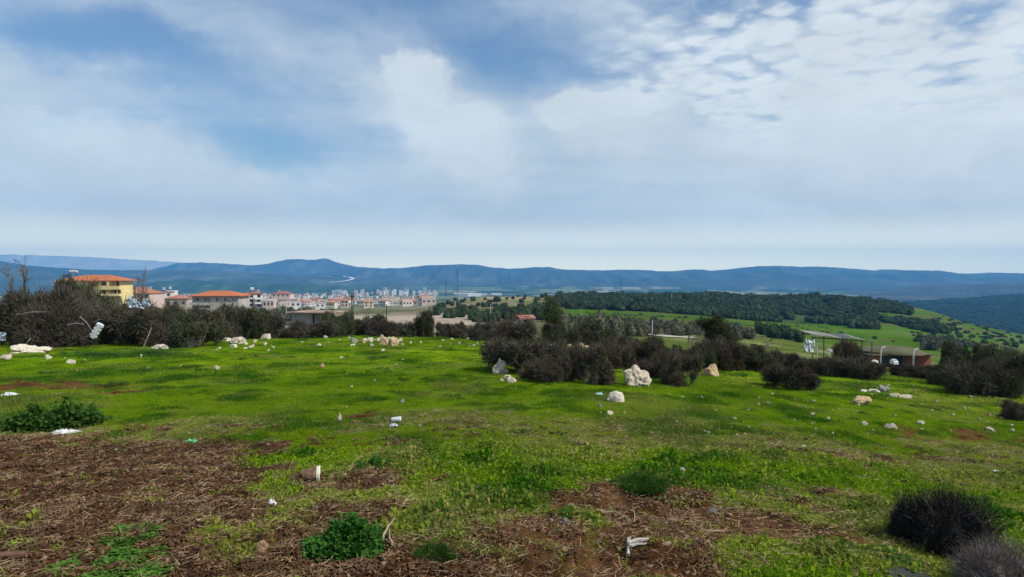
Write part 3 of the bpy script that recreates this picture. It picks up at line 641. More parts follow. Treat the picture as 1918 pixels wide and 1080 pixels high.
# near bush at the lower right: finer twigs of its own
M_TWIGK = mat('twig_blackish', (.022, .019, .019), rough=.85, var=.35, scale=4, spec=.1, c2=(.085, .072, .06), t2=(.55, .68), s2=45)
M_TWIGR = mat('twig_grey_red', (.12, .082, .075), rough=.9, var=.3, scale=7, c2=(.22, .19, .175), s2=40)
nb = bush_meshes('G', 401, 22000, 5000, 1.5, True); nb['twigs'].materials[0] = M_TWIGK; nb['foliage'].materials[0] = mat('dead_leaf_dark', (.03, .028, .020), rough=.8, var=.3, spec=.1, c2=(.06, .05, .035), s2=30)
o = bush(1795, 1006, 176, 118, 'G', 'blackish tangled bush alone at the lower right', None, y=4.45, meshes=nb, name='tangled_bush')
nb2 = bush_meshes('P', 402, 13000, 0, 1.6, True); nb2['twigs'].materials[0] = M_TWIGR
bush(1905, 1075, 170, 104, 'P', 'reddish grey bare bush in the bottom right corner', None, y=3.75, meshes=nb2, name='tangled_bush')

# ------------------------------------------------------------ trees
def limb_tree(g, h, levels, trunk_r, spread, lean=(0, 0)):
    """returns tube list [(pts, radii)] and tip points"""
    segs = []; tips = []
    def grow(p, d, L, r, lv):
        n = 4; pts = [p]; q = p
        for i in range(n):
            d = nrm(d+g.normal(size=3)*.16+np.array([0, 0, .05])); q = q+d*L/n; pts.append(q)
        segs.append((pts, [r*(1-.12*i) for i in range(n)]+[r*.5]))
        if lv == 0: tips.append((q, d)); return
        k = g.integers(2, 5)
        for j in range(k):
            t = pts[int(g.integers(1, 5))] if j else pts[-1]
            nd = nrm(d+g.normal(size=3)*spread); grow(np.array(t), nd, L*g.uniform(.55, .8), r*.55, lv-1)
    grow(np.zeros(3), nrm(np.array([lean[0], lean[1], 1.0])), h*.42, trunk_r, levels)
    return segs, tips
def near_tree(u, y, hpx, wpx, seed, label, kind, leafy=True, density=260, levels=3, vbase=None, name='broadleaf_tree', fat=.09):
    g = np.random.default_rng(seed); p = at(u, y); h = (hpx)*y/FPX
    segs, tips = limb_tree(g, 1.0, levels, .03, .62)
    allp = np.array([t[0] for t in tips]); k = 1/np.max(allp[:, 2]); wx = (wpx*y/FPX)/2; mx = np.max(np.abs(allp[:, :2]))
    S = np.array([wx/mx/h/k, wx/mx/h/k, 1])
    o = thing(name, label, 'tree', tuple(p), 0, None)
    mt = MB(); mb = MB()
    for i, (pts, r) in enumerate(segs):
        q = [tuple(np.array(a)*S*h*k) for a in pts]; (mt if i == 0 else mb).tube(q, [a*h*.8 for a in r], 5 if i < 8 else 3)
    ob('trunk', mt.mesh('trunk', M_STEM), o); ob('limbs', mb.mesh('limbs', M_STEM), o)
    if leafy:
        P = []; D = []
        for t, d in tips:
            n = int(density*g.uniform(.5, 1.4)); c = t*S*h*k; rr = h*fat*g.uniform(.7, 1.3)
            P.append(c+g.normal(size=(n, 3))*rr*np.array([1, 1, .7])*.6); D.append(nrm(g.normal(size=(n, 3))+np.array([0, 0, .3])))
        P = np.concatenate(P); D = np.concatenate(D); s = g.uniform(.010, .022, len(P))*h
        V, F = leaves(P, D, s*1.4, s*.5, g); ob('crown', mesh_np('crown', V, F, kind), o)
    else:
        n = 14*len(tips); idx = g.integers(0, len(tips), n); P = np.array([tips[i][0] for i in idx])*S*h*k; D = nrm(np.array([tips[i][1] for i in idx])*.6+g.normal(size=(n, 3))*.6)
        P = P-D*g.uniform(0, .1, n)[:, None]*h
        V, f3, f4 = ribbons(P, D, g.uniform(.06, .14, n)*h, np.full(n, .0010*h), g.uniform(.1, .8, n), g); tag(ob('twigs', mesh_np('tree_twigs', V, [f3, f4], M_STEM), o), kind='stuff')
    return o
near_tree(1024, 27.5, 82, 46, 5, 'tall dark evergreen tree standing above the central bushes', M_LEAFD, density=1100, fat=.15)
near_tree(1352, 20.5, 88, 78, 9, 'open crowned dark tree with gaps, right of centre', M_LEAFD, density=420, levels=4, fat=.10)
near_tree(1290, 60, 62, 60, 12, 'thin olive tree with pale branches near the field road', M_LEAFG, density=26, levels=4)
near_tree(1425, 42, 42, 60, 14, 'hazy grey green shrubby tree left of the white tarpaulin', M_LEAFG, density=120)
near_tree(1880, 30, 96, 90, 15, 'olive green crown rising over the right hedge', M_LEAFG, density=170, levels=4)
near_tree(30, 30, 165, 60, 16, 'bare leafless tree rising over the hedge at the left edge', M_STEM, leafy=False, levels=3, name='bare_tree')
near_tree(262, 30, 140, 34, 17, 'thin bare sapling in front of the terracotta roof', M_STEM, leafy=False, levels=2, name='bare_tree')
near_tree(690, 38, 62, 56, 18, 'sparse bare shrub tree in front of the pale clearing', M_STEM, leafy=False, levels=3, name='bare_tree')
near_tree(1062, 40, 62, 50, 19, 'grey leafless tree just right of the tall dark tree', M_STEM, leafy=False, levels=3, name='bare_tree')
near_tree(1115, 36, 58, 90, 20, 'wide dark open tree behind the yellow rocks', M_LEAFD, density=110, levels=4)

def inpoly(u, v, poly):
    c = False; n = len(poly)
    for i in range(n):
        (x1, y1), (x2, y2) = poly[i], poly[(i+1) % n]
        if (y1 > v) != (y2 > v) and u < (x2-x1)*(v-y1)/(y2-y1)+x1: c = not c
    return c
# far crowns
def crown_meshes(seed, m, n=420, h=.75):
    g = np.random.default_rng(seed); C, Rr = lobes(g, 7, .5, (.3, .5), (.35, .65)); C[:, 2] *= h; Vs = []; Fs = []; n0 = 0; V0, F0 = ICO[2]
    for c, r in zip(C, Rr):
        q = V0*(r*.86*(.7+.6*vnoise3(V0*2.6+c*9+seed))[:, None])+c; Vs.append(q); Fs.append(F0+n0); n0 += len(q)
    V0 = np.concatenate(Vs); F3 = np.concatenate(Fs)
    P, D = shell(g, n, C, Rr, .85, 1.08, .0); s = g.uniform(.05, .11, len(P)); V, F = leaves(P-D*s[:, None]*.3, nrm(D+g.normal(size=D.shape)*.9), s*1.6, s*.6, g)
    return mesh_np('far_crown', np.concatenate([V0, V]), [F3, F+len(V0)], m)
def trunk_mesh():
    b = MB(); b.tube([(0, 0, -.3), (.02, .01, .2), (-.03, .02, .5)], [.09, .07, .04], 5); return b.mesh('far_trunk', M_TWIGD)
TRUNK = trunk_mesh(); CR = [crown_meshes(500+i, M_CROWN) for i in range(5)]; CRG = [crown_meshes(520+i, M_LEAFG, 600) for i in range(3)]
def far_tree(p, w, h, meshes, label, group, name='evergreen_tree', cat='tree', trunk=True):
    o = thing(name, label, cat, tuple(p), random.uniform(0, 6.28), group); o.scale = (w/2, w/2, h)
    ob('crown', random.choice(meshes), o)
    if trunk: ob('trunk', TRUNK, o)
    return o
def poly_pts(poly, n, g):
    us = [p[0] for p in poly]; vs = [p[1] for p in poly]; out = []
    while len(out) < n:
        u, v = g.uniform(min(us), max(us)), g.uniform(min(vs), max(vs))
        if inpoly(u, v, poly): out.append((u, v))
    return out
# wood on the hill: places drawn on the ground itself, between depths that follow the slope
g = np.random.default_rng(77)
W = []
tries = 0
WOODP = [(1046, 553), (1300, 552), (1500, 555), (1600, 558), (1670, 564), (1705, 580), (1700, 594), (1668, 584), (1655, 588), (1672, 598), (1715, 598), (1770, 614), (1770, 630), (1700, 630), (1640, 624), (1560, 612), (1450, 603), (1300, 590), (1150, 588), (1046, 583)]
while len(W) < 6500 and tries < 16000:
    tries += 1
    y = g.uniform(395, 810); u = g.uniform(1046, 1775); x = (u-CU)/FPX*y; z = float(ground(np.array(x), np.array(y))); v = HV-FPX*(z-CAMZ)/y
    if not inpoly(u, v, WOODP): continue
    if fbm(np.array(x*.018), np.array(y*.010), 3, 131) > (.74 if u < 1640 else .60): continue
    W.append((x, y))
W = np.array(W)
# thin out crowding
cell = {}; keep = []
for i, (x, y) in enumerate(W):
    k = (int(x//5.5), int(y//6.5))
    if k in cell: continue
    cell[k] = 1; keep.append(i)
W = W[keep]; order = np.argsort(W[:, 1]); W = W[order]
for i, (x, y) in enumerate(W[:290]):
    s = g.uniform(5, 9)*g.choice([1, 1.2, 1.5]); far_tree((x, y, float(ground(np.array(x), np.array(y)))-.2), s, s*g.uniform(.42, .62), CR, 'dark round crowned evergreen tree in the wood on the hillside', 'trees of the hillside wood')

def scatter(name, pts, rz, sc_, variants, label, attrs=None, tilt=None, var_idx=None):
    """one mass of instanced small pieces (geometry nodes), real geometry at each point"""
    n = len(pts); me = bpy.data.meshes.new(name); me.vertices.add(n); me.vertices.foreach_set('co', np.asarray(pts, np.float32).ravel())
    a = me.attributes.new('rot', 'FLOAT_VECTOR', 'POINT'); rv = np.zeros((n, 3), np.float32); rv[:, 2] = rz
    if tilt is not None: rv[:, :2] = tilt
    a.data.foreach_set('vector', rv.ravel())
    a = me.attributes.new('scl', 'FLOAT_VECTOR', 'POINT'); sc_ = np.asarray(sc_, np.float32); sc_ = np.stack([sc_]*3, 1) if sc_.ndim == 1 else sc_; a.data.foreach_set('vector', np.ascontiguousarray(sc_).ravel())
    a = me.attributes.new('idx', 'INT', 'POINT'); a.data.foreach_set('value', (var_idx if var_idx is not None else rng.integers(0, len(variants), n)).astype(np.int32))
    for k, v in (attrs or {}).items():
        a = me.attributes.new(k, 'FLOAT', 'POINT'); a.data.foreach_set('value', np.asarray(v, np.float32))
    me.update()
    o = ob(name, me); tag(o, label, kind='stuff')
    col = bpy.data.collections.new(name+'_pieces')
    for i, vm in enumerate(variants): q = bpy.data.objects.new('%s_piece_%02d' % (name, i), vm); col.objects.link(q)
    ng = bpy.data.node_groups.new(name, 'GeometryNodeTree'); ng.interface.new_socket('Geometry', in_out='INPUT', socket_type='NodeSocketGeometry'); ng.interface.new_socket('Geometry', in_out='OUTPUT', socket_type='NodeSocketGeometry')
    N, L = ng.nodes, ng.links; gi = N.new('NodeGroupInput'); go = N.new('NodeGroupOutput')
    ci = N.new('GeometryNodeCollectionInfo'); ci.inputs['Collection'].default_value = col; ci.inputs['Separate Children'].default_value = True; ci.inputs['Reset Children'].default_value = True
    ip = N.new('GeometryNodeInstanceOnPoints'); ip.inputs['Pick Instance'].default_value = True
    def na(nm, t):
        x = N.new('GeometryNodeInputNamedAttribute'); x.data_type = t; x.inputs['Name'].default_value = nm; return x.outputs[0]
    L.new(gi.outputs[0], ip.inputs['Points']); L.new(ci.outputs[0], ip.inputs['Instance']); L.new(na('idx', 'INT'), ip.inputs['Instance Index'])
    L.new(na('rot', 'FLOAT_VECTOR'), ip.inputs['Rotation']); L.new(na('scl', 'FLOAT_VECTOR'), ip.inputs['Scale']); L.new(ip.outputs[0], go.inputs[0])
    md = o.modifiers.new('scatter', 'NODES'); md.node_group = ng
    return o
rest = W[290:]; s = g.uniform(5, 9, len(rest))*g.choice([1, 1.3, 1.7], len(rest), p=[.6, .3, .1])
scatter('wood', np.stack([rest[:, 0], rest[:, 1], ground(rest[:, 0], rest[:, 1])-.2], 1), g.uniform(0, 6.28, len(rest)), np.stack([s/2, s/2, s*g.uniform(.4, .62, len(rest))], 1), CR, 'dark evergreen wood covering the top of the hill')

hx = g.uniform(900, 3300, 16000); hy = g.uniform(1350, 2650, 16000); hu = CU+FPX*hx/hy; kk_ = (hu > 1690) & (hu < 2500) & (fbm(hx*.006, hy*.006, 4, 171, .6) > .28); hx, hy = hx[kk_], hy[kk_]; s = g.uniform(10, 20, len(hx))
scatter('wood', np.stack([hx, hy, ground(hx, hy)-.5], 1), g.uniform(0, 6.28, len(hx)), np.stack([s/2, s/2, s*.6], 1), CR, 'dark scrub wood on the valley side beyond the right slope')
def far_bushes(poly, n, size, hr, meshes, label, group, name, cat='bush', trunk=False, ymin=38, seed=1):
    g = np.random.default_rng(seed)
    for u, v in poly_pts(poly, n, g):
        p = pix(u, v, ymin); w = g.uniform(*size); far_tree((p.x, p.y, p.z-.1), w, w*hr*g.uniform(.8, 1.2), meshes, label, group, name, cat, trunk)
far_bushes([(1048, 606), (1180, 600), (1400, 610), (1420, 640), (1300, 628), (1060, 632)], 95, (2.0, 4.2), .8, CRG, 'grey green scrub tree on the brown ground below the meadow', 'scrub trees below the meadow', 'scrub_tree', 'tree', True, seed=3)
far_bushes([(1412, 618), (1440, 612), (1505, 634), (1500, 642), (1425, 628)], 26, (3.0, 4.6), .8, CR, 'dark evergreen bush in the line along the meadow edge', 'bushes along the meadow edge', 'meadow_bush', seed=4)
far_bushes([(810, 575), (1040, 572), (1050, 600), (900, 604), (820, 592)], 80, (3.0, 7.0), .62, CR, 'dark rounded bush on the slope between the clearing and the town', 'bushes on the middle slope', 'slope_bush', seed=5)
far_bushes([(820, 560), (880, 553), (1050, 552), (1060, 566), (840, 575)], 36, (3.0, 6.5), .7, CR, 'small dark tree on the bare hilltop before the plain', 'trees on the bare hilltop', 'hilltop_tree', 'tree', seed=6)
far_bushes([(1760, 588), (1918, 628), (1960, 650), (1800, 655), (1720, 640), (1700, 618)], 150, (1.8, 5.2), .42, CR, 'dark bush dotted on the green slope at the right', 'bushes on the right slope', 'slope_bush', seed=7)
far_bushes([(1720, 636), (1800, 632), (1840, 655), (1800, 668), (1730, 655)], 34, (3.0, 5.0), .7, CRG, 'olive bush in the thicket behind the brick shelter', 'thicket behind the brick shelter', 'thicket_bush', seed=8)
far_bushes([(1080, 583), (1500, 600), (1680, 640), (1560, 628), (1400, 600), (1080, 588)], 60, (1.0, 2.6), .4, CR, 'tiny dark shrub in the bright green meadow', 'shrubs in the meadow', 'meadow_shrub', seed=9)
far_bushes([(420, 585), (620, 580), (640, 600), (520, 606), (430, 600)], 26, (3, 6), .8, CRG, 'leafless looking bush among the first houses', 'bushes among the first houses', 'garden_bush', seed=10)
p = pix(1402, 553, 300); far_tree((p.x, p.y, p.z), 11, 8.5, CR, 'lone larger tree sticking out on top of the wood', None, 'evergreen_tree')
# ------------------------------------------------------------ rocks and stones
M_LIME = mat('limestone', (.58, .50, .39), rough=.92, var=.2, scale=5, bump=.03, bscale=14, c2=(.10, .09, .075), t2=(.56, .66), s2=7, c3=(.42, .26, .12), s3=3.3, t3=(.60, .70))
M_LIMEW = mat('limestone_pale', (.62, .55, .43), rough=.9, var=.16, scale=5, bump=.02, bscale=16, c2=(.20, .17, .13), t2=(.60, .72), s2=8)
M_OCHRE = mat('ochre_rock', (.52, .36, .19), rough=.92, var=.2, scale=4, bump=.03, bscale=10, c2=(.16, .12, .08), t2=(.55, .66), s2=6, c3=(.50, .46, .36), s3=4)
M_GREY = mat('grey_stone', (.20, .19, .18), rough=.9, var=.2, scale=6, bump=.02, bscale=20, c2=(.36, .34, .30), s2=8)
M_TAN = mat('tan_stone', (.36, .20, .10), rough=.9, var=.18, scale=8, bump=.01, bscale=30, c2=(.42, .30, .18), s2=10)
def rock_mesh(seed, m, sub=3, rough=.5, cut=5):
    g = np.random.default_rng(seed); V, F = ICO[sub]; V = V.copy()
    for i in range(cut):     # planar facets
        n = nrm(g.normal(size=3)); d = g.uniform(.55, .85); s = V @ n; V = V-np.maximum(s-d, 0)[:, None]*n
    r = 1+rough*(vnoise3(V*1.6+seed*3.7)-.5)-rough*.5*np.maximum(.38-vnoise3(V*5.5+seed*2), 0)+rough*.45*(vnoise3(V*4.2+seed)-.5)+rough*.22*(vnoise3(V*9+seed)-.5)+rough*.10*(vnoise3(V*19+seed)-.5)
    V = V*r[:, None]; V[:, 2] = np.where(V[:, 2] < -.35, -.35, V[:, 2]); V[:, 2] += .35; V = V/np.array([np.abs(V[:, 0]).max(), np.abs(V[:, 1]).max(), V[:, 2].max()])
    return mesh_np('rock', V, F, m, smooth=False)
ROCKS = {k: [rock_mesh(s0+i, m, 3 if k != 'S' else 2, .55) for i in range(4)] for k, s0, m in (('L', 700, M_LIME), ('W', 710, M_LIMEW), ('O', 720, M_OCHRE), ('D', 730, M_GREY), ('T', 740, M_TAN))}
ROCKSF = {k: [rock_mesh(s0+i, m, 2, 1.0, 8) for i in range(5)] for k, s0, m in (('L', 760, M_LIME), ('W', 770, M_LIMEW), ('O', 780, M_OCHRE), ('D', 785, M_GREY), ('T', 790, M_TAN))}
def rock(u, v, w, h, k, label, group=None, rz=None, y=None, mesh=None, name=None, tilt=0, cat=None, deep=.8):
    p = pix(u, v) if y is None else at(u, y); sx = w*p.y/FPX/2; sz = h*p.y/FPX
    big = sx > .17
    if w < 14 and mesh is None: mesh = random.choice(ROCKSF[k])
    o = ob(name or ('boulder' if big else 'stone'), mesh or random.choice(ROCKS[k]), loc=(p.x, p.y+sx*deep*.6, p.z-sz*.10+(.004 if w < 14 and u > 0 and p.y < 26 else 0)), rot=(0, tilt, random.uniform(-.5, .5) if rz is None else rz), scale=(sx, sx*deep, sz*1.12))
    return tag(o, label, cat or ('boulder' if big else 'stone'), group)
bigm = rock_mesh(815, M_LIME, 4, .62, 4)
rock(1193, 722, 62, 38, 'L', 'large pitted limestone boulder, half white and half ochre', mesh=bigm, rz=.15, tilt=.12)
rock(1156, 752, 38, 19, 'W', 'smooth cream boulder below the large pitted one', mesh=rock_mesh(806, M_LIMEW, 3, .35, 3))
rock(934, 699, 38, 28, 'L', 'white grey boulder at the left foot of the central clump', mesh=rock_mesh(802, M_LIME, 4, .6))
rock(950, 709, 16, 8, 'W', 'white stone just below the white grey boulder')
rock(957, 716, 20, 10, 'W', 'cream stone touching the white stone below the boulder')
rock(38, 660, 84, 15, 'L', 'wide flat pale rock in front of the left hedge', deep=.6, mesh=rock_mesh(811, M_LIMEW, 4, 1.1, 9))
rock(87, 671, 17, 8, 'W', 'single white stone right of the wide flat rock')
rock(296, 654, 30, 10, 'L', 'pale rock half under the left hedge')
rock(5, 672, 24, 9, 'L', 'beige rock at the left edge of the lawn')
rock(131, 680, 18, 8, 'W', 'white stone with a sharp top on the left lawn')
rock(443, 643, 30, 13, 'L', 'grey rock among the stones at the hedge gap')
rock(496, 635, 20, 11, 'L', 'round beige rock by the black railing')
rock(424, 638, 18, 7, 'W', 'white stone left of the grey rock at the hedge gap')
rock(436, 651, 14, 8, 'W', 'small pale stone in front of the grey rock')
rock(533, 614, 34, 17, 'W', 'whitish rock outcrop left of the shed', y=36)
rock(774, 625, 32, 13, 'L', 'humped beige rock right of the heap of stones')
rock(868, 624, 24, 12, 'O', 'orange boulder on the lawn crest')
rock(912, 606, 20, 20, 'W', 'big white rock standing behind the bare bush', y=33.5)
rock(930, 616, 26, 14, 'L', 'pitted grey rock below the big white rock', y=31)
rock(962, 632, 16, 12, 'W', 'pale blue grey rock at the foot of the purple bush', y=26)
rock(951, 640, 26, 9, 'L', 'flat cracked rock near the lawn crest', y=26)
rock(1030, 644, 14, 10, 'W', 'small pointed white rock behind the central clump', y=24)
for i, (u, v, w, h) in enumerate([(1068, 652, 30, 20), (1085, 648, 22, 22), (1100, 650, 26, 15), (1117, 650, 24, 18), (1092, 655, 40, 12)]):
    rock(u, v, w, h, 'O', ['broad yellow rock at the left of the yellow outcrop', 'pointed yellow rock, tallest of the yellow outcrop', 'low yellow rock in the middle of the outcrop', 'blocky pale yellow rock at the right of the outcrop', 'long yellow slab along the front of the outcrop'][i], 'yellow outcrop', y=21.5+.3*i)
rock(1152, 646, 12, 9, 'W', 'small pale rock showing through the brown bush', y=20)
rock(1240, 690, 26, 30, 'O', 'mossy ochre rock between two central bushes', y=15.6)
rock(1292, 644, 16, 12, 'L', 'grey rock under the pale olive tree', y=28)
rock(1315, 640, 20, 16, 'W', 'white angular rock beside the open crowned tree', y=26)
rock(1303, 672, 22, 13, 'O', 'tan rock in the gap above the tangled bush', y=17.5)
rock(1335, 694, 34, 22, 'O', 'tan pointed boulder right of the tangled bush', y=16.2)
rock(1613, 757, 50, 16, 'O', 'long low boulder with an orange end on the right lawn', mesh=rock_mesh(803, M_OCHRE, 4, .5), deep=.6)
rock(1609, 759, 8, 5, 'W', 'small white stone leaning on the long low boulder')
rock(1657, 733, 26, 13, 'D', 'black and white rock on the right lawn', mesh=rock_mesh(804, M_GREY, 3, .6))
rock(1638, 735, 24, 7, 'W', 'flat white rock left of the black and white rock')
rock(1620, 733, 16, 5, 'W', 'low white slab farther left of the black and white rock')
rock(1679, 743, 20, 7, 'L', 'grey angular rock right of the black and white rock')
rock(1700, 745, 30, 6, 'L', 'chain of flat grey rock at the right of the rock group')
rock(1727, 800 - 6, 16, 7, 'W', 'beige stone in the worn right lawn')
rock(1671, 801, 22, 9, 'L', 'grey two humped stone in the worn right lawn')
rock(1857, 808, 22, 9, 'L', 'smooth grey stone near the sandy strip')
rock(1620, 795, 14, 7, 'W', 'white and dark stone pair on the right lawn')
rock(1277, 888, 20, 13, 'W', 'pinkish white lumpy stone in front of the bare slope')
rock(1062, 979, 20, 14, 'D', 'grey angular stone at the left edge of the dug hollow')
rock(1338, 961, 18, 12, 'D', 'slate grey stone at the right edge of the dug soil')
rock(1058, 1031, 16, 11, 'T', 'brown stone inside the dug hollow')
rock(488, 1034, 27, 20, 'T', 'orange brown stone on the soil at lower left')
rock(571, 1040, 26, 15, 'T', 'flat tan stone left of the big weed')
rock(631, 883, 10, 9, 'W', 'small pale stone right of the broken pot')
rock(646, 890, 8, 5, 'W', 'white shard beside the small pale stone')
rock(330, 1061, 14, 10, 'T', 'pale tan stone at the bottom left')
rock(736, 637, 22, 17, 'O', 'tan upright stone on top of the heap', y=24.6)
rock(719, 635, 18, 14, 'O', 'rounded tan stone at the back of the heap', y=25)
rock(662, 640, 18, 9, 'D', 'grey stone at the left end of the heap')
rock(604, 687, 12, 8, 'T', 'tan stone lying on the middle of the lawn')
rock(404, 692, 13, 8, 'W', 'white stone on the lawn below the hedge gap')
rock(753, 755, 13, 8, 'D', 'grey brown stone above the white litter')
rock(1705, 1083, 110, 12, 'D', mesh=rock_mesh(812, mat('black_rock', (.045, .045, .05), rough=.7, var=.2, bump=.01), 3, .3, 2), label='dark smooth rock just showing at the bottom edge', y=4.02)
rock(635, 788, 12, 16, 'W', 'curved cream shard standing near the red brown tuft')
rock(1143, 776, 16, 8, 'W', 'pale pointed stone below the cream boulder')
rock(1169, 775, 9, 5, 'T', 'small tan stone right of the pale pointed stone')
g = np.random.default_rng(31)
for i in range(34):     # rubble heap
    u = g.normal(708, 34); v = 640-abs(g.normal(0, 4))+g.uniform(-2, 4)+(u-708)*.05; w = g.uniform(4, 12)
    rock(u, v, w, w*.65, random.choice('WWLO'), 'small broken stone in the rubble heap at the lawn crest', 'rubble heap at the lawn crest')
for i in range(26):
    u, v = random.choice([(g.uniform(405, 520), g.uniform(632, 660)), (g.uniform(560, 700), g.uniform(632, 648))]); w = g.uniform(4, 11)
    rock(u, v, w, w*.5, random.choice('WWL'), 'pale stone strewn before the hedge gap and the shed', 'stones before the hedge gap')
for i in range(100):
    u, v = g.uniform(1480, 1900), g.uniform(722, 815); w = 3+7.5*g.random()**2.6
    rock(u, v, w, w*.5, random.choice('WLLLDO'), 'small stone scattered over the right lawn', 'small stones on the right lawn')
for i in range(60):
    u, v = g.uniform(1230, 1530), g.uniform(735, 830); w = 3+7.5*g.random()**2.6
    rock(u, v, w, w*.55, random.choice('WLLTD'), 'small stone scattered below the pitted boulder', 'small stones below the pitted boulder')
for i in range(90):
    u, v = g.uniform(60, 1130), g.uniform(648, 830); w = 3+7*g.random()**2
    if 180 < u < 620 and v > 700: continue
    rock(u, v, w, w*.55, random.choice('WLLTD'), 'small stone scattered over the left and middle lawn', 'small stones on the left and middle lawn')
for i in range(26):
    u, v = g.uniform(820, 960), g.uniform(628, 655); w = g.uniform(3, 7)
    rock(u, v, w, w*.45, 'W', 'small white stone on the grass near the crest', 'white stones near the crest')

# ------------------------------------------------------------ weeds (dark green broad-leaved clumps)
M_WEED = mat('weed_leaf', (.036, .105, .015), rough=.8, var=.3, scale=9, obj_rand=.15, hue=.02, c2=(.060, .14, .02), s2=20, translucent=.3, spec=.1)
M_WEEDL = mat('weed_leaf_light', (.055, .140, .018), rough=.75, var=.28, scale=9, c2=(.12, .24, .03), s2=14, translucent=.35, spec=.12)
def weed_mesh(seed, n=900, leaf=.06, h=.55, m=None, wid=.32):
    g = np.random.default_rng(seed); a = g.random(n)*6.283; q = np.sqrt(g.random(n)); q = q*(.6+.75*vnoise(np.cos(a)*2+9, np.sin(a)*2+9, seed+3)); hh = h*np.maximum(1-q**1.4, .08)*g.uniform(.15, 1, n)**.8*(.25+1.3*vnoise(np.cos(a)*q*3.5+5, np.sin(a)*q*3.5+5, seed))
    if n > 600:
        nc = max(6, n//170); ca = g.random(nc)*6.283; cq = np.sqrt(g.random(nc))*.82; ch = h*(1-.75*cq)*g.uniform(.45, 1.1, nc); cr = g.uniform(.16, .34, nc); w_ = g.integers(0, nc, n)
        la = g.random(n)*6.283; lq = np.sqrt(g.random(n)); ax = np.cos(ca[w_])*cq[w_]+np.cos(la)*lq*cr[w_]; ay = np.sin(ca[w_])*cq[w_]+np.sin(la)*lq*cr[w_]; a = np.arctan2(ay, ax); q = np.hypot(ax, ay); hh = ch[w_]*(1-lq**2*.7)*g.uniform(.2, 1, n)**.6
    P = np.stack([np.cos(a)*q, np.sin(a)*q, hh], 1); out = np.stack([np.cos(a), np.sin(a), 0*a], 1)
    D = nrm(out*.8+g.normal(size=P.shape)*.6+np.array([0, 0, .25])); s = leaf*g.uniform(.6, 1.5, n)
    # folded leaf: two triangles-quads along a mid rib
    S = nrm(np.cross(D, g.normal(size=P.shape)*.4+np.array([0, 0, 1.])))*(s*wid)[:, None]; U = np.array([0, 0, 1.])*(s*.12)[:, None]
    V = np.stack([P, P+D*(s*.45)[:, None]+S+U, P+D*s[:, None]-U, P+D*(s*.45)[:, None]-S+U, P+D*(s*.5)[:, None]], 1).reshape(-1, 3); i = np.arange(n)*5
    F = np.concatenate([np.stack([i, i+1, i+4], 1), np.stack([i+1, i+2, i+4], 1), np.stack([i, i+4, i+3], 1), np.stack([i+4, i+2, i+3], 1)])
    k = n//5 if wid < .2 or n < 600 else n//60; a = g.random(k)*6.283; q = np.sqrt(g.random(k))*.9; base = np.stack([np.cos(a)*q, np.sin(a)*q, 0*a], 1); Dv = nrm(np.stack([np.cos(a)*.5, np.sin(a)*.5, 1+0*a], 1)+g.normal(size=(k, 3))*.3)
    v2, f3, f4 = ribbons(base*.7, Dv, h*g.uniform(.5, 1.1, k), np.full(k, .006), g.uniform(.1, .6, k), g)
    return mesh_np('weed', np.concatenate([V, v2]), [np.concatenate([F, f3+len(V)]), f4+len(V)], m or M_WEED)
WEED = [weed_mesh(900+i) for i in range(4)]
def weed(u, v, w, h, label, group=None, mesh=None, y=None, name='weed_clump', rz=None):
    p = pix(u, v) if y is None else at(u, y); sx = w*p.y/FPX/2; hz = h*p.y/FPX
    o = ob(name, mesh or random.choice(WEED), loc=(p.x, p.y+sx*.45, float(ground(np.array(p.x), np.array(p.y+sx*.45)))-.01), rot=(0, 0, random.uniform(0, 6.28) if rz is None else rz), scale=(sx, sx, max(hz*1.2, .05)))
    return tag(o, label, 'weed', group)
wl = weed_mesh(930, 3600, .13, .75, wid=.42)
weed(640, 1035, 160, 88, 'large dark green leafy weed on the soil below the broken pot', mesh=wl)
weed(1207, 925, 118, 44, 'dark grassy weed at the top of the dug soil', mesh=weed_mesh(931, 3000, .12, .7, wid=.12))
weed(812, 1052, 84, 56, 'grassy green tuft right of the forked stick', mesh=weed_mesh(932, 1800, .15, .8, wid=.10))
weed(60, 806, 200, 84, 'big dark green weed patch at the left edge', mesh=weed_mesh(933, 5200, .075, .8, wid=.45))
weed(150, 790, 90, 40, 'smaller green weed patch beside the big dark one', mesh=weed_mesh(934, 2400, .08, .6, M_WEEDL))
weed(195, 726, 90, 26, 'dark weed clump above the soil strip at left')
weed(265, 696, 110, 16, 'wide dark weed strip on the left lawn')
weed(348, 688, 66, 14, 'dark weed clump right of the wide strip')
weed(210, 668, 200, 22, 'long dark weed band at the foot of the left hedge', mesh=weed_mesh(935, 3600, .05, .6))
weed(300, 668, 110, 18, 'dark weeds under the bush with the pale stick')
weed(120, 664, 90, 14, 'dark weeds under the purplish bush at left')
weed(75, 700, 60, 12, 'small dark weed patch at the far left')
weed(455, 704, 44, 14, 'dark weed below the white stone')
weed(850, 745, 72, 20, 'dark weed patch in the middle of the lawn')
weed(975, 815, 60, 22, 'dark weed clump low on the middle lawn')
weed(700, 880, 90, 44, 'rough green weed right of the broken pot', mesh=weed_mesh(936, 1800, .09, .6))
weed(1080, 965, 80, 34, 'grass tussock on the left rim of the dug soil', mesh=weed_mesh(937, 1500, .14, .7, M_WEEDL, wid=.1))
weed(1055, 1005, 44, 24, 'small grass tuft hanging over the dug hollow', mesh=weed_mesh(938, 700, .16, .8, M_WEEDL, wid=.1))
weed(710, 672, 70, 14, 'dark weeds in front of the rubble heap')
weed(1700, 715, 60, 10, 'dark weeds by the low flat bush')
weed(1395, 706, 50, 14, 'dark green cushion under the black green bush')
weed(1470, 1032, 80, 26, 'dark green weed in the worn grass at lower right')
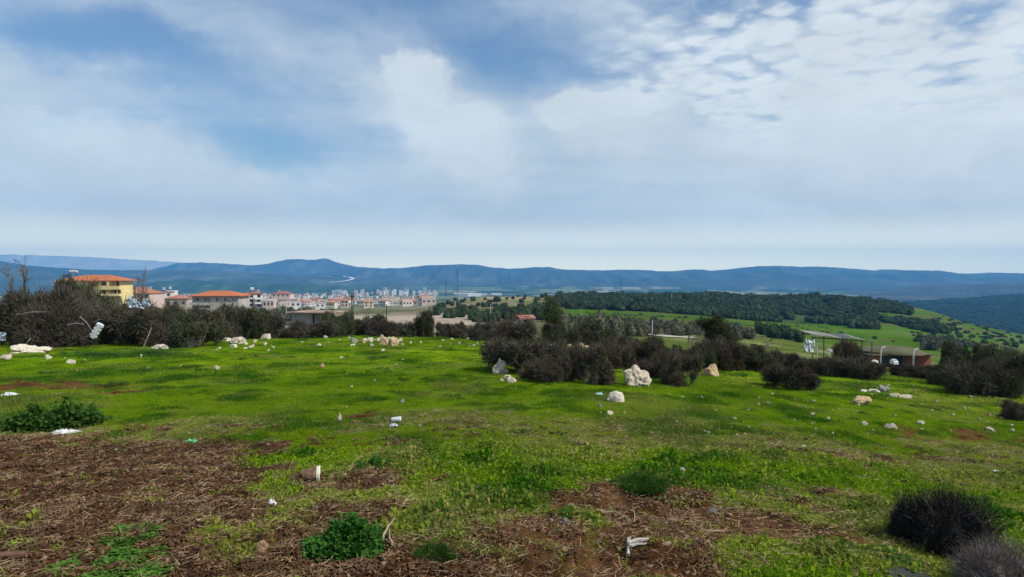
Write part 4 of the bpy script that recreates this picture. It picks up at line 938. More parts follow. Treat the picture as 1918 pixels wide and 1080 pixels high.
weed(1650, 1060, 200, 34, 'dark weeds in the shade of the blackish bush', mesh=weed_mesh(939, 3000, .06, .6))
weed(170, 1085, 280, 48, 'light green clover like weeds in the bottom left corner', mesh=weed_mesh(940, 3000, .075, .5, M_WEEDL, wid=.55), y=3.9)
weed(225, 1020, 140, 52, 'light green leafy weeds spilling onto the soil', mesh=weed_mesh(941, 2200, .11, .45, M_WEEDL, wid=.5))
weed(270, 1045, 90, 26, 'light green weed at the right end of the clover patch', mesh=weed_mesh(942, 1200, .12, .45, M_WEEDL, wid=.5))
weed(35, 1030, 90, 26, 'light green weeds beside the brown wood at the left edge', mesh=weed_mesh(943, 1000, .12, .5, M_WEEDL, wid=.4))
for i in range(170):
    u, v = g.uniform(0, 1900), 655+195*g.random()**1.4
    if v > 780 and u < 650: continue
    w = g.uniform(12, 48); weed(u, v, w, w*.24, 'small dark weed clump in the short grass', 'weed clumps in the lawn')

# ------------------------------------------------------------ grass, straw, crumbs
def tuft(seed, n, rad, h, wd, lean=.55, col=None):
    g = np.random.default_rng(seed); a = g.random(n)*6.283; q = np.sqrt(g.random(n))*rad; P = np.stack([np.cos(a)*q, np.sin(a)*q, np.full(n, -.006)], 1)
    D = nrm(np.stack([g.normal(size=n)*lean, g.normal(size=n)*lean, np.full(n, 1.)], 1)); V, f3, f4 = ribbons(P, D, h*g.uniform(.35, 1.25, n), wd*g.uniform(.6, 1.3, n), g.uniform(.2, 1.3, n), g)
    return V, f3, f4
M_GRASS = mat('grass_blade', (.205, .335, .008), rough=.8, var=.15, scale=3, inst=[('dark', (.040, .135, .008)), ('dry', (.40, .33, .10))], translucent=.45, spec=0, coord='Object')
M_STRAW = mat('straw', (.36, .26, .15), rough=.8, var=.3, scale=14, inst=[('dark', (.14, .085, .05))], spec=.2)
M_CHIP = mat('wood_chip', (.080, .036, .015), rough=.9, var=.35, scale=14, inst=[('dry', (.30, .19, .105)), ('dark', (.026, .014, .009))], spec=.15)
TN = [mesh_np('tuft', *(lambda t: (t[0], [t[1], t[2]]))(tuft(1000+i, 38, .075, .027, .0024, 1.0)), M_GRASS) for i in range(5)]
TC = [weed_mesh(1010+i, 26, .28, .45, M_GRASS, wid=.4) for i in range(2)]
for me in TC:
    a = np.zeros(len(me.vertices)*3, np.float32); me.vertices.foreach_get('co', a); a *= .07; me.vertices.foreach_set('co', a); me.update()
TF = [mesh_np('tuft_far', *(lambda t: (t[0], [t[1], t[2]]))(tuft(1020+i, 80, .20, .034, .0050, 1.0)), M_GRASS) for i in range(4)]
def wedge(n, y0, y1, half=.92, g=rng):
    n = int(n*1.25)
    y = np.sqrt(g.random(n)*(y1*y1-y0*y0)+y0*y0); x = (g.random(n)*2-1)*(half*y+1.3); return x, y
def grass_layer(name, n, y0, y1, variants, s0, s1, label, thr=1.0, g=np.random.default_rng(5)):
    x, y = wedge(n, y0, y1, g=g); n = len(x); so = soil(x, y); clump = fbm(x*7, y*7, 2, 141)
    keep = g.random(n) > np.clip(so*1.0+(.5-clump)*1.1, 0, .985)**.6*thr
    x, y, so = x[keep], y[keep], so[keep]; n = len(x); lu = lush(x, y); d = dry(x, y)*.5
    patch = fbm(x*1.6+40, y*1.6, 3, 151, .6); fine = fbm(x*5, y*5, 2, 155)
    sz = g.uniform(s0, s1, n)*(.75+.35*sstep(.4, .65, lu)+.5*sstep(.5, .7, patch)+.5*sstep(.55, .75, fine))*(1-.4*so)
    dk = np.clip(sstep(.52, .66, patch)*.8+sstep(.5, .62, lu)*.25+sstep(.5, .7, fine)*.25+g.normal(0, .16, n), 0, 1); dr = np.clip(d*.75+so*.35+g.normal(0, .13, n)+(g.random(n) < .05)*.5-.05, 0, 1)
    p = np.stack([x, y, ground(x, y)], 1)
    idx = g.integers(0, len(variants), n)
    return scatter(name, p, g.uniform(0, 6.28, n), np.stack([sz, sz, sz*g.uniform(.7, 1.3, n)], 1), variants, label, {'dark': dk, 'dry': dr}, var_idx=idx)
grass_layer('grass', 52000, 3.0, 7.5, TN+TC, .75, 1.35, 'short mossy grass and clover near the camera')
grass_layer('grass', 90000, 7.2, 14.5, TN, .65, 1.15, 'short green grass of the middle lawn')
grass_layer('grass', 60000, 14, 40, TF, .55, 1.0, 'short green grass of the far lawn')
def straw_mesh(seed, n, rad, ln, wd):
    g = np.random.default_rng(seed); a = g.random(n)*6.283; q = np.sqrt(g.random(n))*rad; P = np.stack([np.cos(a)*q, np.sin(a)*q, g.uniform(.004, .03, n)], 1)
    D = nrm(np.stack([g.normal(size=n), g.normal(size=n), g.normal(size=n)*.14], 1)); V, f3, f4 = ribbons(P, D, ln*g.uniform(.4, 1.3, n), np.full(n, wd), g.uniform(.2, 1.0, n), g); V[:, 2] = np.maximum(V[:, 2], .0); return mesh_np('straw', V, [f3, f4], M_STRAW)
ST = [straw_mesh(1100+i, 9, .08, .09, .0016) for i in range(4)]
x, y = wedge(26000, 3.0, 9.5); so_ = soil(x, y); m_ = np.clip(np.where(so_ > .6, .09, so_*.8)+dry(x, y)*.45+sstep(8, 4.5, y)*.34, 0, 1); k = rng.random(len(x)) < m_*.62; x, y = x[k], y[k]
scatter('straw', np.stack([x, y, ground(x, y)+.006], 1), rng.uniform(0, 6.28, len(x)), rng.uniform(.35, 1.2, len(x)), ST, 'dry curled stalks lying on the grass and soil', {'dark': rng.random(len(x))**2})
def chip_mesh(seed, n, rad):
    g = np.random.default_rng(seed); mb = MB()
    for i in range(n):
        a = g.random()*6.28; q = math.sqrt(g.random())*rad; l, w, t = g.uniform(.004, .020), g.uniform(.0018, .006), g.uniform(.001, .004); e = Euler((g.normal()*.35, g.normal()*.35, g.uniform(0, 6.28)))
        x, y = math.cos(a)*q, math.sin(a)*q; mb.box(x-l, x+l, y-w, y+w, .004, .004+t*2, rot=e)
    return mb.mesh('chips', M_CHIP)
CH = [chip_mesh(1200+i, 12, .07) for i in range(5)]
x, y = wedge(30000, 3.0, 9.0); left = sstep(.6, -.6, x+.3*(y-5)+.4); k = rng.random(len(x)) < .035+soil(x, y)*(.04+.62*left); x, y = x[k], y[k]
scatter('wood_chips', np.stack([x, y, ground(x, y)+.004], 1), rng.uniform(0, 6.28, len(x)), rng.uniform(.6, 1.4, len(x)), CH, 'brown mulch of chips and dead leaves on the bare soil', {'dark': rng.random(len(x))**1.5*.9, 'dry': rng.random(len(x))**4})
def crumb_mesh(seed):
    V, F = ICO[1]; g = np.random.default_rng(seed); V = V*(1+.5*(vnoise3(V*2+seed)-.5))[:, None]*np.array([1, .8, .6]); return mesh_np('crumb', V, F, M_CRUMB)
M_CRUMB = mat('soil_crumb', (.085, .042, .021), rough=.95, var=.3, scale=9, inst=[('dry', (.26, .18, .12))], spec=.1)
CB = [crumb_mesh(1300+i) for i in range(4)]
x, y = wedge(60000, 3.0, 8.0); k = rng.random(len(x)) < soil(x, y)*.8; x, y = x[k], y[k]
scatter('soil_crumbs', np.stack([x, y, ground(x, y)+.002], 1), rng.uniform(0, 6.28, len(x)), 0.003+.024*rng.random(len(x))**6, CB, 'crumbs and pebbles of the bare soil', {'dry': (rng.random(len(x))**3)})

# ------------------------------------------------------------ litter and sticks near the camera
M_WHITE = mat('white_plastic', (.55, .56, .56), rough=.4, var=.06, scale=8, spec=.5)
M_FILM = mat('grey_film', (.36, .41, .47), rough=.35, var=.15, scale=3, c2=(.25, .28, .33), s2=3, spec=.5)
M_GREEN = mat('green_plastic', (.02, .33, .13), rough=.4, var=.1, scale=8, spec=.5)
M_TEAL = mat('teal_plastic', (.06, .40, .38), rough=.4, var=.1, scale=8, spec=.5)
M_PALEBLUE = mat('pale_blue_plastic', (.42, .62, .68), rough=.4, var=.1, scale=8, spec=.5)
M_TERRA = mat('pot_brown', (.13, .07, .045), rough=.85, var=.2, scale=20, c2=(.22, .15, .1), s2=12)
M_CREAM = mat('cream_rim', (.66, .60, .48), rough=.6, var=.08, scale=12)
M_STICK = mat('dry_stick', (.30, .22, .15), rough=.85, var=.2, scale=25)
M_RUST = mat('red_brown_roots', (.12, .030, .014), rough=.95, var=.3, scale=20)
M_CLOTH = mat('grey_cloth', (.36, .34, .29), rough=.9, var=.2, scale=18, c2=(.08, .08, .07), s2=14, t2=(.56, .62))
M_BLACK = mat('black_wire', (.02, .02, .02), rough=.5, var=.1)
def crumple(name, u, v, w, h, m, label, cat, seed, y=None, dz=0, flat=1.0, res=12, rz=0.0, name_part=None):
    """crumpled sheet with thickness"""
    p = pix(u, v) if y is None else at(u, y); sx = w*p.y/FPX; sz = h*p.y/FPX; s, t = np.meshgrid(np.linspace(-.5, .5, res), np.linspace(-.5, .5, res))
    r = np.hypot(s, t)*2; X = s*sx*(1-.25*fbm(t*6, s*6, 2, seed)); Y = t*max(sx*.7, sz)*(1-.3*fbm(t*5+3, s*5, 2, seed+4)); Z = (fbm(s*7+seed, t*7, 3, seed)*1.2-.1)*sz*np.clip(1.25-r*.8, .02, 1)*flat
    V = np.stack([X, Y, np.maximum(Z, 0)+.006], -1).reshape(-1, 3); V2 = V-np.array([0, 0, .004]); n = res; i, j = np.meshgrid(np.arange(n-1), np.arange(n-1), indexing='ij'); a = (i*n+j).ravel()
    F = np.stack([a, a+1, a+n+1, a+n], 1); F2 = F[:, ::-1]+n*n; e = []
    for q in range(n-1):
        for A, B in ((q, q+1), ((n-1)*n+q+1, (n-1)*n+q), (q*n+n, q*n), (q*n+n-1, q*n+2*n-1)): e.append((A+0, A+n*n, B+n*n, B))
    o = ob(name, mesh_np(name, np.concatenate([V, V2]), np.concatenate([F, F2, np.array(e)]), m), loc=(p.x, p.y+sz*.3, p.z+dz), rot=(0, 0, rz)); return tag(o, label, cat)
crumple('plastic_sheet', 120, 812, 52, 12, M_WHITE, 'torn white plastic strip on the brown mulch', 'litter', 3)
crumple('plastic_scrap', 357, 829, 24, 8, M_GREEN, 'bright green plastic scrap at the edge of the mulch', 'litter', 4)
crumple('plastic_scrap', 508, 946, 20, 14, M_WHITE, 'white triangular plastic scrap on the soil below the pot', 'litter', 5)
crumple('plastic_scrap', 737, 799, 17, 11, M_FILM, 'grey plastic scrap under the white plastic cup', 'litter', 6)
crumple('plastic_scrap', 1821, 735, 20, 6, M_TEAL, 'teal plastic scrap at the foot of the right hedge', 'litter', 8)
crumple('plastic_scrap', 1123, 739, 14, 7, M_PALEBLUE, 'pale blue plastic lump left of the cream boulder', 'litter', 9)
crumple('plastic_scrap', 1855, 893, 20, 4, M_PALEBLUE, 'thin turquoise strip in the grass at right', 'litter', 10)
crumple('plastic_scrap', 1866, 884, 18, 6, M_FILM, 'greyish plastic flake above the turquoise strip', 'litter', 12)
crumple('plastic_scrap', 1637, 932, 9, 5, M_WHITE, 'tiny white flake left of the blackish bush', 'litter', 13)
crumple('plastic_scrap', 1505, 836, 11, 4, M_WHITE, 'white flake in the green right lawn', 'litter', 14)
crumple('paper_scrap', 15, 741, 36, 12, M_WHITE, 'white folded slab lying at the left edge', 'litter', 15, flat=.8)
crumple('plastic_film', 1855, 1052, 34, 24, M_FILM, 'whitish film caught in the reddish grey bush', 'litter', 16, y=3.62, dz=.06)
p = pix(742, 790); b = MB(); b.tube([(-.055, 0, .03), (-.05, 0, .03), (.04, .01, .034), (.055, .012, .035)], [.026, .03, .034, .036], 12); tag(ob('plastic_cup', b.mesh('plastic_cup', M_WHITE, True), loc=p, scale=1.1), 'white plastic cup lying on its side in the grass', 'cup')
# broken pot
p = pix(585, 906); o = thing('flower_pot', 'brown pot with a cream rim lying half buried in the soil', 'pot', (p.x, p.y+.06, p.z+.035), R(12))
b = MB(); k = 18
ring = lambda x, r: [(x, math.cos(t*2*math.pi/k)*r, math.sin(t*2*math.pi/k)*r) for t in range(k)]
def shell_rings(rs): 
    V = []; F = []
    for x, r in rs: V += ring(x, r)
    for i in range(len(rs)-1):
        for t in range(k): F.append((i*k+t, i*k+(t+1) % k, (i+1)*k+(t+1) % k, (i+1)*k+t))
    q = MB(); q.add(V, F); return q
ob('pot_body', shell_rings([(-.10, .0), (-.10, .045), (-.05, .058), (.02, .068), (.02, .060), (-.09, .04), (-.09, 0)]).mesh('pot_body', M_TERRA, False), o)
ob('rim', shell_rings([(.0205, .060), (.0205, .074), (.045, .080), (.050, .078), (.050, .068), (.0205, .060)]).mesh('rim', M_CREAM, False), o)
# twisted grey rag
p = pix(1176, 1040); o = thing('twisted_rag', 'grey stringy rag bent in an angle on the dug soil', 'rag', (p.x, p.y, p.z))
for nm, pts, r in (('cloth_strip', [(0, -.02, .01), (.01, .06, .03), (.03, .17, .05), (.045, .22, .04)], .014), ('cloth_strip', [(.02, .12, .04), (.09, .16, .05), (.16, .18, .045), (.22, .17, .02)], .016), ('cloth_strip', [(.02, .10, .03), (.08, .13, .035), (.15, .15, .03), (.19, .155, .01)], .010), ('cloth_strip', [(.0, .0, .02), (.02, .08, .045), (.05, .19, .06)], .007)):
    b = MB(); b.tube(pts, r, 5, .4); ob(nm, b.mesh(nm, M_CLOTH), o)
def stick(pts_px, r, m, label, name='stick', cat='stick', lift=.012, taper=.4):
    P = [pix(u, v) for u, v in pts_px]; c = P[0].copy(); L = []
    for i in range(len(P)-1):
        for s in np.linspace(0, 1, 5)[:-1]:
            q = P[i].lerp(P[i+1], s); q.z = float(ground(np.array(q.x), np.array(q.y)))+lift+random.uniform(0, .006); L.append(q-c)
    q = P[-1].copy(); q.z += lift; L.append(q-c); b = MB(); b.tube(L, r, 5, taper); return tag(ob(name, b.mesh(name, m), loc=c), label, cat)
stick([(1118, 960), (1150, 962), (1174, 972), (1188, 980), (1189, 966), (1180, 956), (1170, 950)], .007, M_STICK, 'thin looped root curling on the dug soil', 'root', 'root')
stick([(715, 1026), (720, 1008), (730, 990), (740, 976)], .011, M_STICK, 'longer arm of a dry forked stick beside the big weed', lift=.03)
stick([(735, 1030), (729, 1012), (730, 996)], .010, M_STICK, 'shorter arm of the dry forked stick beside the big weed', lift=.02)
stick([(655, 1012), (690, 1018), (715, 1012)], .010, M_TWIGD, 'dark curved stick under the big weed')
stick([(755, 945), (768, 932), (774, 926)], .008, M_STICK, 'pale stick standing out of the grass above the forked one')
stick([(654, 882), (662, 866), (676, 855)], .006, M_STICK, 'pale stalk leaning right of the broken pot')
stick([(1300, 985), (1325, 998), (1355, 1000), (1362, 994)], .006, M_STICK, 'pale wavy root at the right of the dug soil', 'root', 'root')
stick([(1305, 1015), (1325, 1028), (1342, 1046)], .007, M_TWIGD, 'thin dark twig on the soil at lower right')
stick([(1632, 1032), (1660, 1020), (1690, 1008)], .006, M_STICK, 'pale stalk leading to the blackish bush')
stick([(1700, 918), (1730, 912), (1755, 916)], .005, M_TWIGK, 'black twig reaching left from the blackish bush')
stick([(1425, 1045), (1440, 1060), (1455, 1078)], .006, M_STICK, 'pale bent stalk in the grass at the bottom')
stick([(120, 818), (140, 822), (158, 826)], .006, M_STICK, 'pale root lying by the white plastic strip', 'root', 'root')
stick([(950, 950), (958, 944), (975, 942)], .006, M_STICK, 'pale curved root in the thin grass', 'root', 'root')
stick([(1185, 905), (1160, 893), (1140, 885)], .005, M_STICK, 'pale stalk left of the dark grassy weed')
stick([(70, 745), (100, 740), (118, 735)], .008, M_STICK, 'pale stick on the soil strip at left')
stick([(1060, 850), (1095, 856), (1104, 850)], .006, M_TWIGD, 'dark twig on the grass below the lawn centre')
stick([(742, 975-140), (760, 838), (790, 836)], .008, M_TWIGD, 'dark root crossing the worn patch near the white cup', 'root', 'root')
b = MB(); gg = np.random.default_rng(8); V, f3, f4 = ribbons(np.stack([gg.normal(0, .10, 700), gg.normal(0, .05, 700), gg.uniform(0, .035, 700)], 1), nrm(gg.normal(size=(700, 3))*np.array([1, 1, .35])), gg.uniform(.03, .08, 700), np.full(700, .002), gg.uniform(.2, 1, 700), gg)
p = pix(680, 782); tag(ob('dead_fern', mesh_np('dead_fern', V, [f3, f4], M_RUST), loc=p), 'red brown tuft of dead roots on the lawn', 'tuft')
M_YEL = mat('yellow_leaf', (.55, .42, .02), rough=.6, var=.15, translucent=.2)
for u, v, lb in ((1116, 860, 'yellow flower cluster in the middle grass, left one of two'), (1164, 862, 'yellow flower cluster in the middle grass, right one of two')):
    p = pix(u, v); tag(ob('yellow_flowers', weed_mesh(int(u), 26, .3, .6, M_YEL, .4), loc=p, scale=.06), lb, 'flower')
# brown wood at the left edge
b = MB(); b.bar((-.16, 0, .02), (.10, .05, .025), .035, .02, 7); p = pix(8, 1052); tag(ob('log_piece', b.mesh('log_piece', mat('brown_wood', (.13, .07, .045), var=.3, scale=20)), loc=p), 'brown broken piece of wood at the bottom left edge', 'wood')

# things caught in the left hedge
def hedge_sheet(name, u, v, w, h, y, ang, m, label, cat, seed, folds=4):
    c = Vector(((u-CU)/FPX*y, y, CAMZ-(v-HV)/FPX*y)); sx, sz = w*y/FPX, h*y/FPX; n = 16; s, t = np.meshgrid(np.linspace(-.5, .5, n), np.linspace(-.5, .5, n)); D = .03*sx*np.sin(s*folds*6.3+t*9+seed)+.35*sx*(fbm(s*5+seed, t*5, 3, seed)-.5); X = s*sx*(1-.2*fbm(t*4, s*4, 2, seed)); Z = t*sz*(1-.25*fbm(s*4+2, t*4, 2, seed+3))
    V = np.stack([X, D, Z], -1).reshape(-1, 3); V2 = V+np.array([0, .02, 0]); i, j = np.meshgrid(np.arange(n-1), np.arange(n-1), indexing='ij'); a = (i*n+j).ravel(); F = np.stack([a, a+1, a+n+1, a+n], 1)
    return tag(ob(name, mesh_np(name, np.concatenate([V, V2]), np.concatenate([F, F[:, ::-1]+n*n]), m), loc=c, rot=(0, ang, 0)), label, cat)
y0 = 25.2; c = Vector(((181-CU)/FPX*y0, y0, CAMZ-(618-HV)/FPX*y0)); o = thing('plastic_roll', 'white ribbed roll of plastic stuck at a slant in the bare bush', 'roll', tuple(c)); o.rotation_euler = (0, R(32), 0)
b = MB(); b.tube([(0, 0, -.27+.54*i/8) for i in range(9)], [.135 if i % 2 else .12 for i in range(9)], 12); ob('roll_body', b.mesh('roll_body', mat('ribbed_white', (.62, .64, .66), var=.2, scale=6, c2=(.22, .23, .24), t2=(.55, .63), s2=9)), o)
b = MB(); b.box(-.02, .12, -.142, -.128, -.26, .30); ob('loose_flap', b.mesh('loose_flap', M_WHITE), o)
hedge_sheet('plastic_film', 246, 562, 20, 16, 25.4, -.5, M_FILM, 'pale film wing standing up at the left of the caught film', 'litter', 3)
hedge_sheet('plastic_film', 258, 570, 34, 15, 25.3, .1, M_FILM, 'grey blue plastic film draped on top of the bare bush', 'litter', 7)
hedge_sheet('plastic_film', 274, 566, 16, 16, 25.4, .2, M_FILM, 'bluish film flap at the right of the caught film', 'litter', 9)
hedge_sheet('plastic_film', 3, 629, 16, 18, 24, 0, M_FILM, 'grey white film at the left edge of the hedge', 'litter', 11)
def air_stick(a, b_, y, r, m, label, bend=.05):
    f = lambda u, v: Vector(((u-CU)/FPX*y, y, CAMZ-(v-HV)/FPX*y)); A, B = f(*a), f(*b_); mid = (A+B)/2+Vector((bend, -.05, bend)); q = MB(); q.tube([A-A, mid-A, B-A], r, 5, .5); return tag(ob('dead_branch', q.mesh('dead_branch', m), loc=A), label, 'branch')
M_PALE = mat('pale_branch', (.34, .29, .23), var=.2, scale=10)
air_stick((268, 650), (284, 612), 24.6, .022, M_PALE, 'pale straight branch leaning at the foot of the left hedge')
air_stick((48, 645), (58, 632), 24, .02, M_PALE, 'short pale branch at the left foot of the hedge')
air_stick((30, 588), (88, 583), 25, .018, M_PALE, 'long pale horizontal branch in the left thicket')
air_stick((126, 607), (158, 606), 24.6, .016, M_PALE, 'pale horizontal branch left of the white roll')
air_stick((348, 612), (357, 603), 25, .02, M_PALE, 'short pale branch sticking out of the rounded dark bush')
air_stick((150, 592), (172, 618), 24.8, .014, M_PALE, 'thin pale branch slanting down to the white roll')

# ------------------------------------------------------------ buildings
M_YWALL = mat('yellow_render', (.74, .60, .27), var=.08, scale=.6)
M_OWALL = mat('orange_render', (.50, .17, .05), var=.1, scale=.6)
M_BWALL = mat('beige_render', (.46, .42, .34), var=.10, scale=.5, c2=(.36, .33, .28), s2=.4)
M_WWALL = mat('white_render', (.62, .60, .57), var=.07, scale=.5, obj_rand=.08)
M_PWALL = mat('pink_render', (.55, .43, .38), var=.08, scale=.5, obj_rand=.08)
M_CWALL = mat('cream_render', (.60, .54, .42), var=.08, scale=.5, obj_rand=.08)
M_GWALL = mat('grey_block', (.30, .30, .29), var=.12, scale=.8)
M_ROOF = mat('roof_terracotta', (.34, .125, .065), var=.14, scale=1.2, c2=(.36, .16, .09), s2=.8, obj_rand=.3, hue=.03)
M_ROOFR = mat('roof_red', (.24, .085, .06), var=.2, scale=1.2, c2=(.3, .15, .11), s2=.7, obj_rand=.25)
M_ROOFO = mat('roof_orange', (.44, .135, .045), var=.18, scale=1.5, c2=(.34, .12, .05), s2=.5, bump=.02)
M_GLASS = mat('dark_glass', (.03, .035, .045), rough=.15, var=.1, spec=.6)
M_FRAME = mat('frame_brown', (.12, .045, .02), var=.1)
M_FRAMEW = mat('frame_white', (.7, .7, .68), var=.05)
M_CONC = mat('concrete', (.42, .41, .38), var=.12, scale=2, bump=.01)
M_DARKM = mat('dark_metal', (.05, .05, .055), rough=.5, var=.1)
_bc = {}
def cached(key, f):
    if key not in _bc: _bc[key] = f()
    return _bc[key]
def window(parent, x, y, z, w, h, fm, side='f'):
    """window part with frame mesh and pane sub-part; y is the wall face (front, -Y)"""
    def fr():
        b = MB(); t = .09; b.box(-w/2, w/2, -.06, .04, -h/2, -h/2+t); b.box(-w/2, w/2, -.06, .04, h/2-t, h/2); b.box(-w/2, -w/2+t, -.06, .04, -h/2+t, h/2-t); b.box(w/2-t, w/2, -.06, .04, -h/2+t, h/2-t); b.box(-.03, .03, -.05, .04, -h/2+t, h/2-t); return b.mesh('window', fm)
    def pn():
        b = MB(); b.box(-w/2+.09, w/2-.09, -.02, .03, -h/2+.09, h/2-.09); return b.mesh('pane', M_GLASS)
    r = {'f': 0, 'r': R(90), 'l': R(-90), 'b': R(180)}[side]
    o = ob('window', cached(('w', w, h, fm.name), fr), parent, (x, y, z), (0, 0, r)); ob('pane', cached(('p', w, h), pn), o); return o
def hip_roof(w, d, rise, over, m, key=None):
    def f():
        W, D = w/2+over, d/2+over; rl = max(W-D, .4); b = MB()
        V = [(-W, -D, 0), (W, -D, 0), (W, D, 0), (-W, D, 0), (-rl, 0, rise), (rl, 0, rise)]; t = -.22; V += [(x, y, t) for x, y, z in V[:4]]
        b.add(V, [(0, 1, 5, 4), (1, 2, 5), (2, 3, 4, 5), (3, 0, 4), (0, 6, 7, 1), (1, 7, 8, 2), (2, 8, 9, 3), (3, 9, 6, 0), (6, 9, 8, 7)]); return b.mesh('roof', m)
    return cached(('hip', round(w, 1), round(d, 1), round(rise, 1), m.name), f)
def gable_roof(w, d, rise, over, m):
    def f():
        W, D = w/2+over, d/2+over; b = MB(); V = [(-W, -D, 0), (W, -D, 0), (W, D, 0), (-W, D, 0), (-W, 0, rise), (W, 0, rise)]; V += [(x, y, -.2) for x, y, z in V[:4]]
        b.add(V, [(0, 1, 5, 4), (2, 3, 4, 5), (1, 2, 5), (3, 0, 4), (0, 6, 7, 1), (1, 7, 8, 2), (2, 8, 9, 3), (3, 9, 6, 0), (6, 9, 8, 7)]); return b.mesh('roof', m)
    return cached(('gab', round(w, 1), round(d, 1), round(rise, 1), m.name), f)
def boxmesh(name, w, d, h, m, z0=0.0):
    return cached(('box', name, round(w, 1), round(d, 1), round(h, 1), m.name, z0), lambda: MB().box(-w/2, w/2, -d/2, d/2, z0, h).mesh(name, m))
# yellow house ------------------------------------------------
def px_to(u, v, y): return Vector(((u-CU)/FPX*y, y, CAMZ-(v-HV)/FPX*y))
Y1 = 270; k = Y1/FPX; c = px_to(165, 566, Y1); o = thing('house', 'yellow house with an orange hipped roof and balconies behind the hedge', 'house', (c.x, c.y, c.z-2), 0)
zb = 2.0
H = lambda v: (566-v)*k+zb      # row -> local height
Xl = lambda u: (u-165)*k
b = MB(); b.box(Xl(108), Xl(203), 0, 12, 0, H(527)); ob('wall', b.mesh('wall', M_YWALL), o)
b = MB(); b.box(Xl(203), Xl(218), 3, 12, 0, H(528)); ob('wall', b.mesh('wall', M_YWALL), o, None).name = 'side_wall'
ob('roof', hip_roof(Xl(222)-Xl(112), 13, (527-516.5)*k, .8, M_ROOFO), o, (Xl(166), 6.2, H(527)+.22))
b = MB(); b.box(Xl(165), Xl(182), -.05, -.02, H(536), H(529)); ob('loggia', b.mesh('loggia', M_OWALL), o)
for v0, v1, n in ((541, 536, 'upper'), (553, 548.5, 'lower')):
    b = MB(); b.box(Xl(190), Xl(228), -1.6, 3, H(v0), H(v0)+.25); b.box(Xl(190), Xl(228), -1.6, -1.35, H(v0)+.25, H(v1)); b.box(Xl(228)-.2, Xl(228), -1.35, 3, H(v0)+.25, H(v1)); ob('balcony', b.mesh('balcony', M_YWALL), o)
for v in (541.5,):
    b = MB(); b.box(Xl(166), Xl(181), -1.2, 0, H(541), H(537)); ob('balcony', b.mesh('balcony', M_YWALL), o)
for u, v, w, h in ((194.5, 532, 1.6, 1.35), (195, 545.5, 1.5, 1.5), (140, 532, 1.5, 1.3), (124, 532, 1.5, 1.3), (172, 547, 1.5, 1.4)): window(o, Xl(u), -.0, H(v), w, h, M_FRAME)
for u, v, w, h in ((212.5, 532.5, 1.0, 2.0), (211, 545.5, 2.2, 1.8)): window(o, Xl(u), 3, H(v), w, h, M_FRAME)
b = MB(); b.box(Xl(204), Xl(206), -1.2, -.9, H(541), H(528)); b.box(Xl(222), Xl(223), -1.2, -.95, H(553), H(541)); ob('column', b.mesh('column', M_YWALL), o)
b = MB(); b.bar((Xl(118), 4, H(509)), (Xl(133), 4, H(509)), .45, .45, 10); ob('water_tank', b.mesh('water_tank', M_WHITE), o)
b = MB(); [b.bar((Xl(u), yy, H(521)), (Xl(u), 4, H(510.5)), .06) for u in (119.5, 131) for yy in (3.4, 4.6)]; ob('tank_stand', b.mesh('tank_stand', M_DARKM), o)
b = MB(); b.box(Xl(108), Xl(122), 2.6, 2.75, H(520), H(515), rot=Euler((R(-35), 0, 0))); ob('solar_panel', b.mesh('solar_panel', M_GLASS), o)
b = MB(); b.box(Xl(98), Xl(108), 1.5, 9, 0, H(526)); ob('side_wing', b.mesh('side_wing', M_YWALL), o)
# beige house with orange roof ----------------------------------
Y2 = 312; k2 = Y2/FPX; c = px_to(404, 585, Y2); o = thing('house', 'beige house with a wide orange hipped roof right of the bushes', 'house', (c.x, c.y, c.z-1.5), 0)
H = lambda v: (585-v)*k2+1.5
X2 = lambda u: (u-404)*k2
b = MB(); b.box(X2(360), X2(396), 0, 11, 0, H(554)); b.box(X2(396), X2(449), -1.2, 11, 0, H(554)); ob('wall', b.mesh('wall', M_BWALL), o)
ob('roof', hip_roof(X2(451)-X2(357), 13.5, 2.1, .6, M_ROOFO), o, (X2(404), 5.2, H(553.5)+.22))
b = MB(); b.box(X2(358), X2(395), -2.0, 0, H(570), H(569)); b.box(X2(358), X2(395), -2.0, -1.85, H(569), H(565)); ob('balcony', b.mesh('balcony', M_CONC), o)
for u, yy, w in ((370, 0, 1.5), (385, 0, 1.3), (390.5, 0, .9), (409, -1.2, 1.3), (424.5, -1.2, 1.3), (438.5, -1.2, .9)): window(o, X2(u), yy, H(559.5), w, 1.5, M_FRAMEW)
for u in (366, 388): window(o, X2(u), 0, H(575), 1.6, 1.7, M_FRAMEW)
b = MB(); b.box(X2(375), X2(394), -2.2, -.1, H(578), H(576)); ob('canopy', b.mesh('canopy', M_CONC), o)
def o_roof(o): return [q for q in ROOF_LAST if q.parent == o][-1]
ROOF_LAST = []
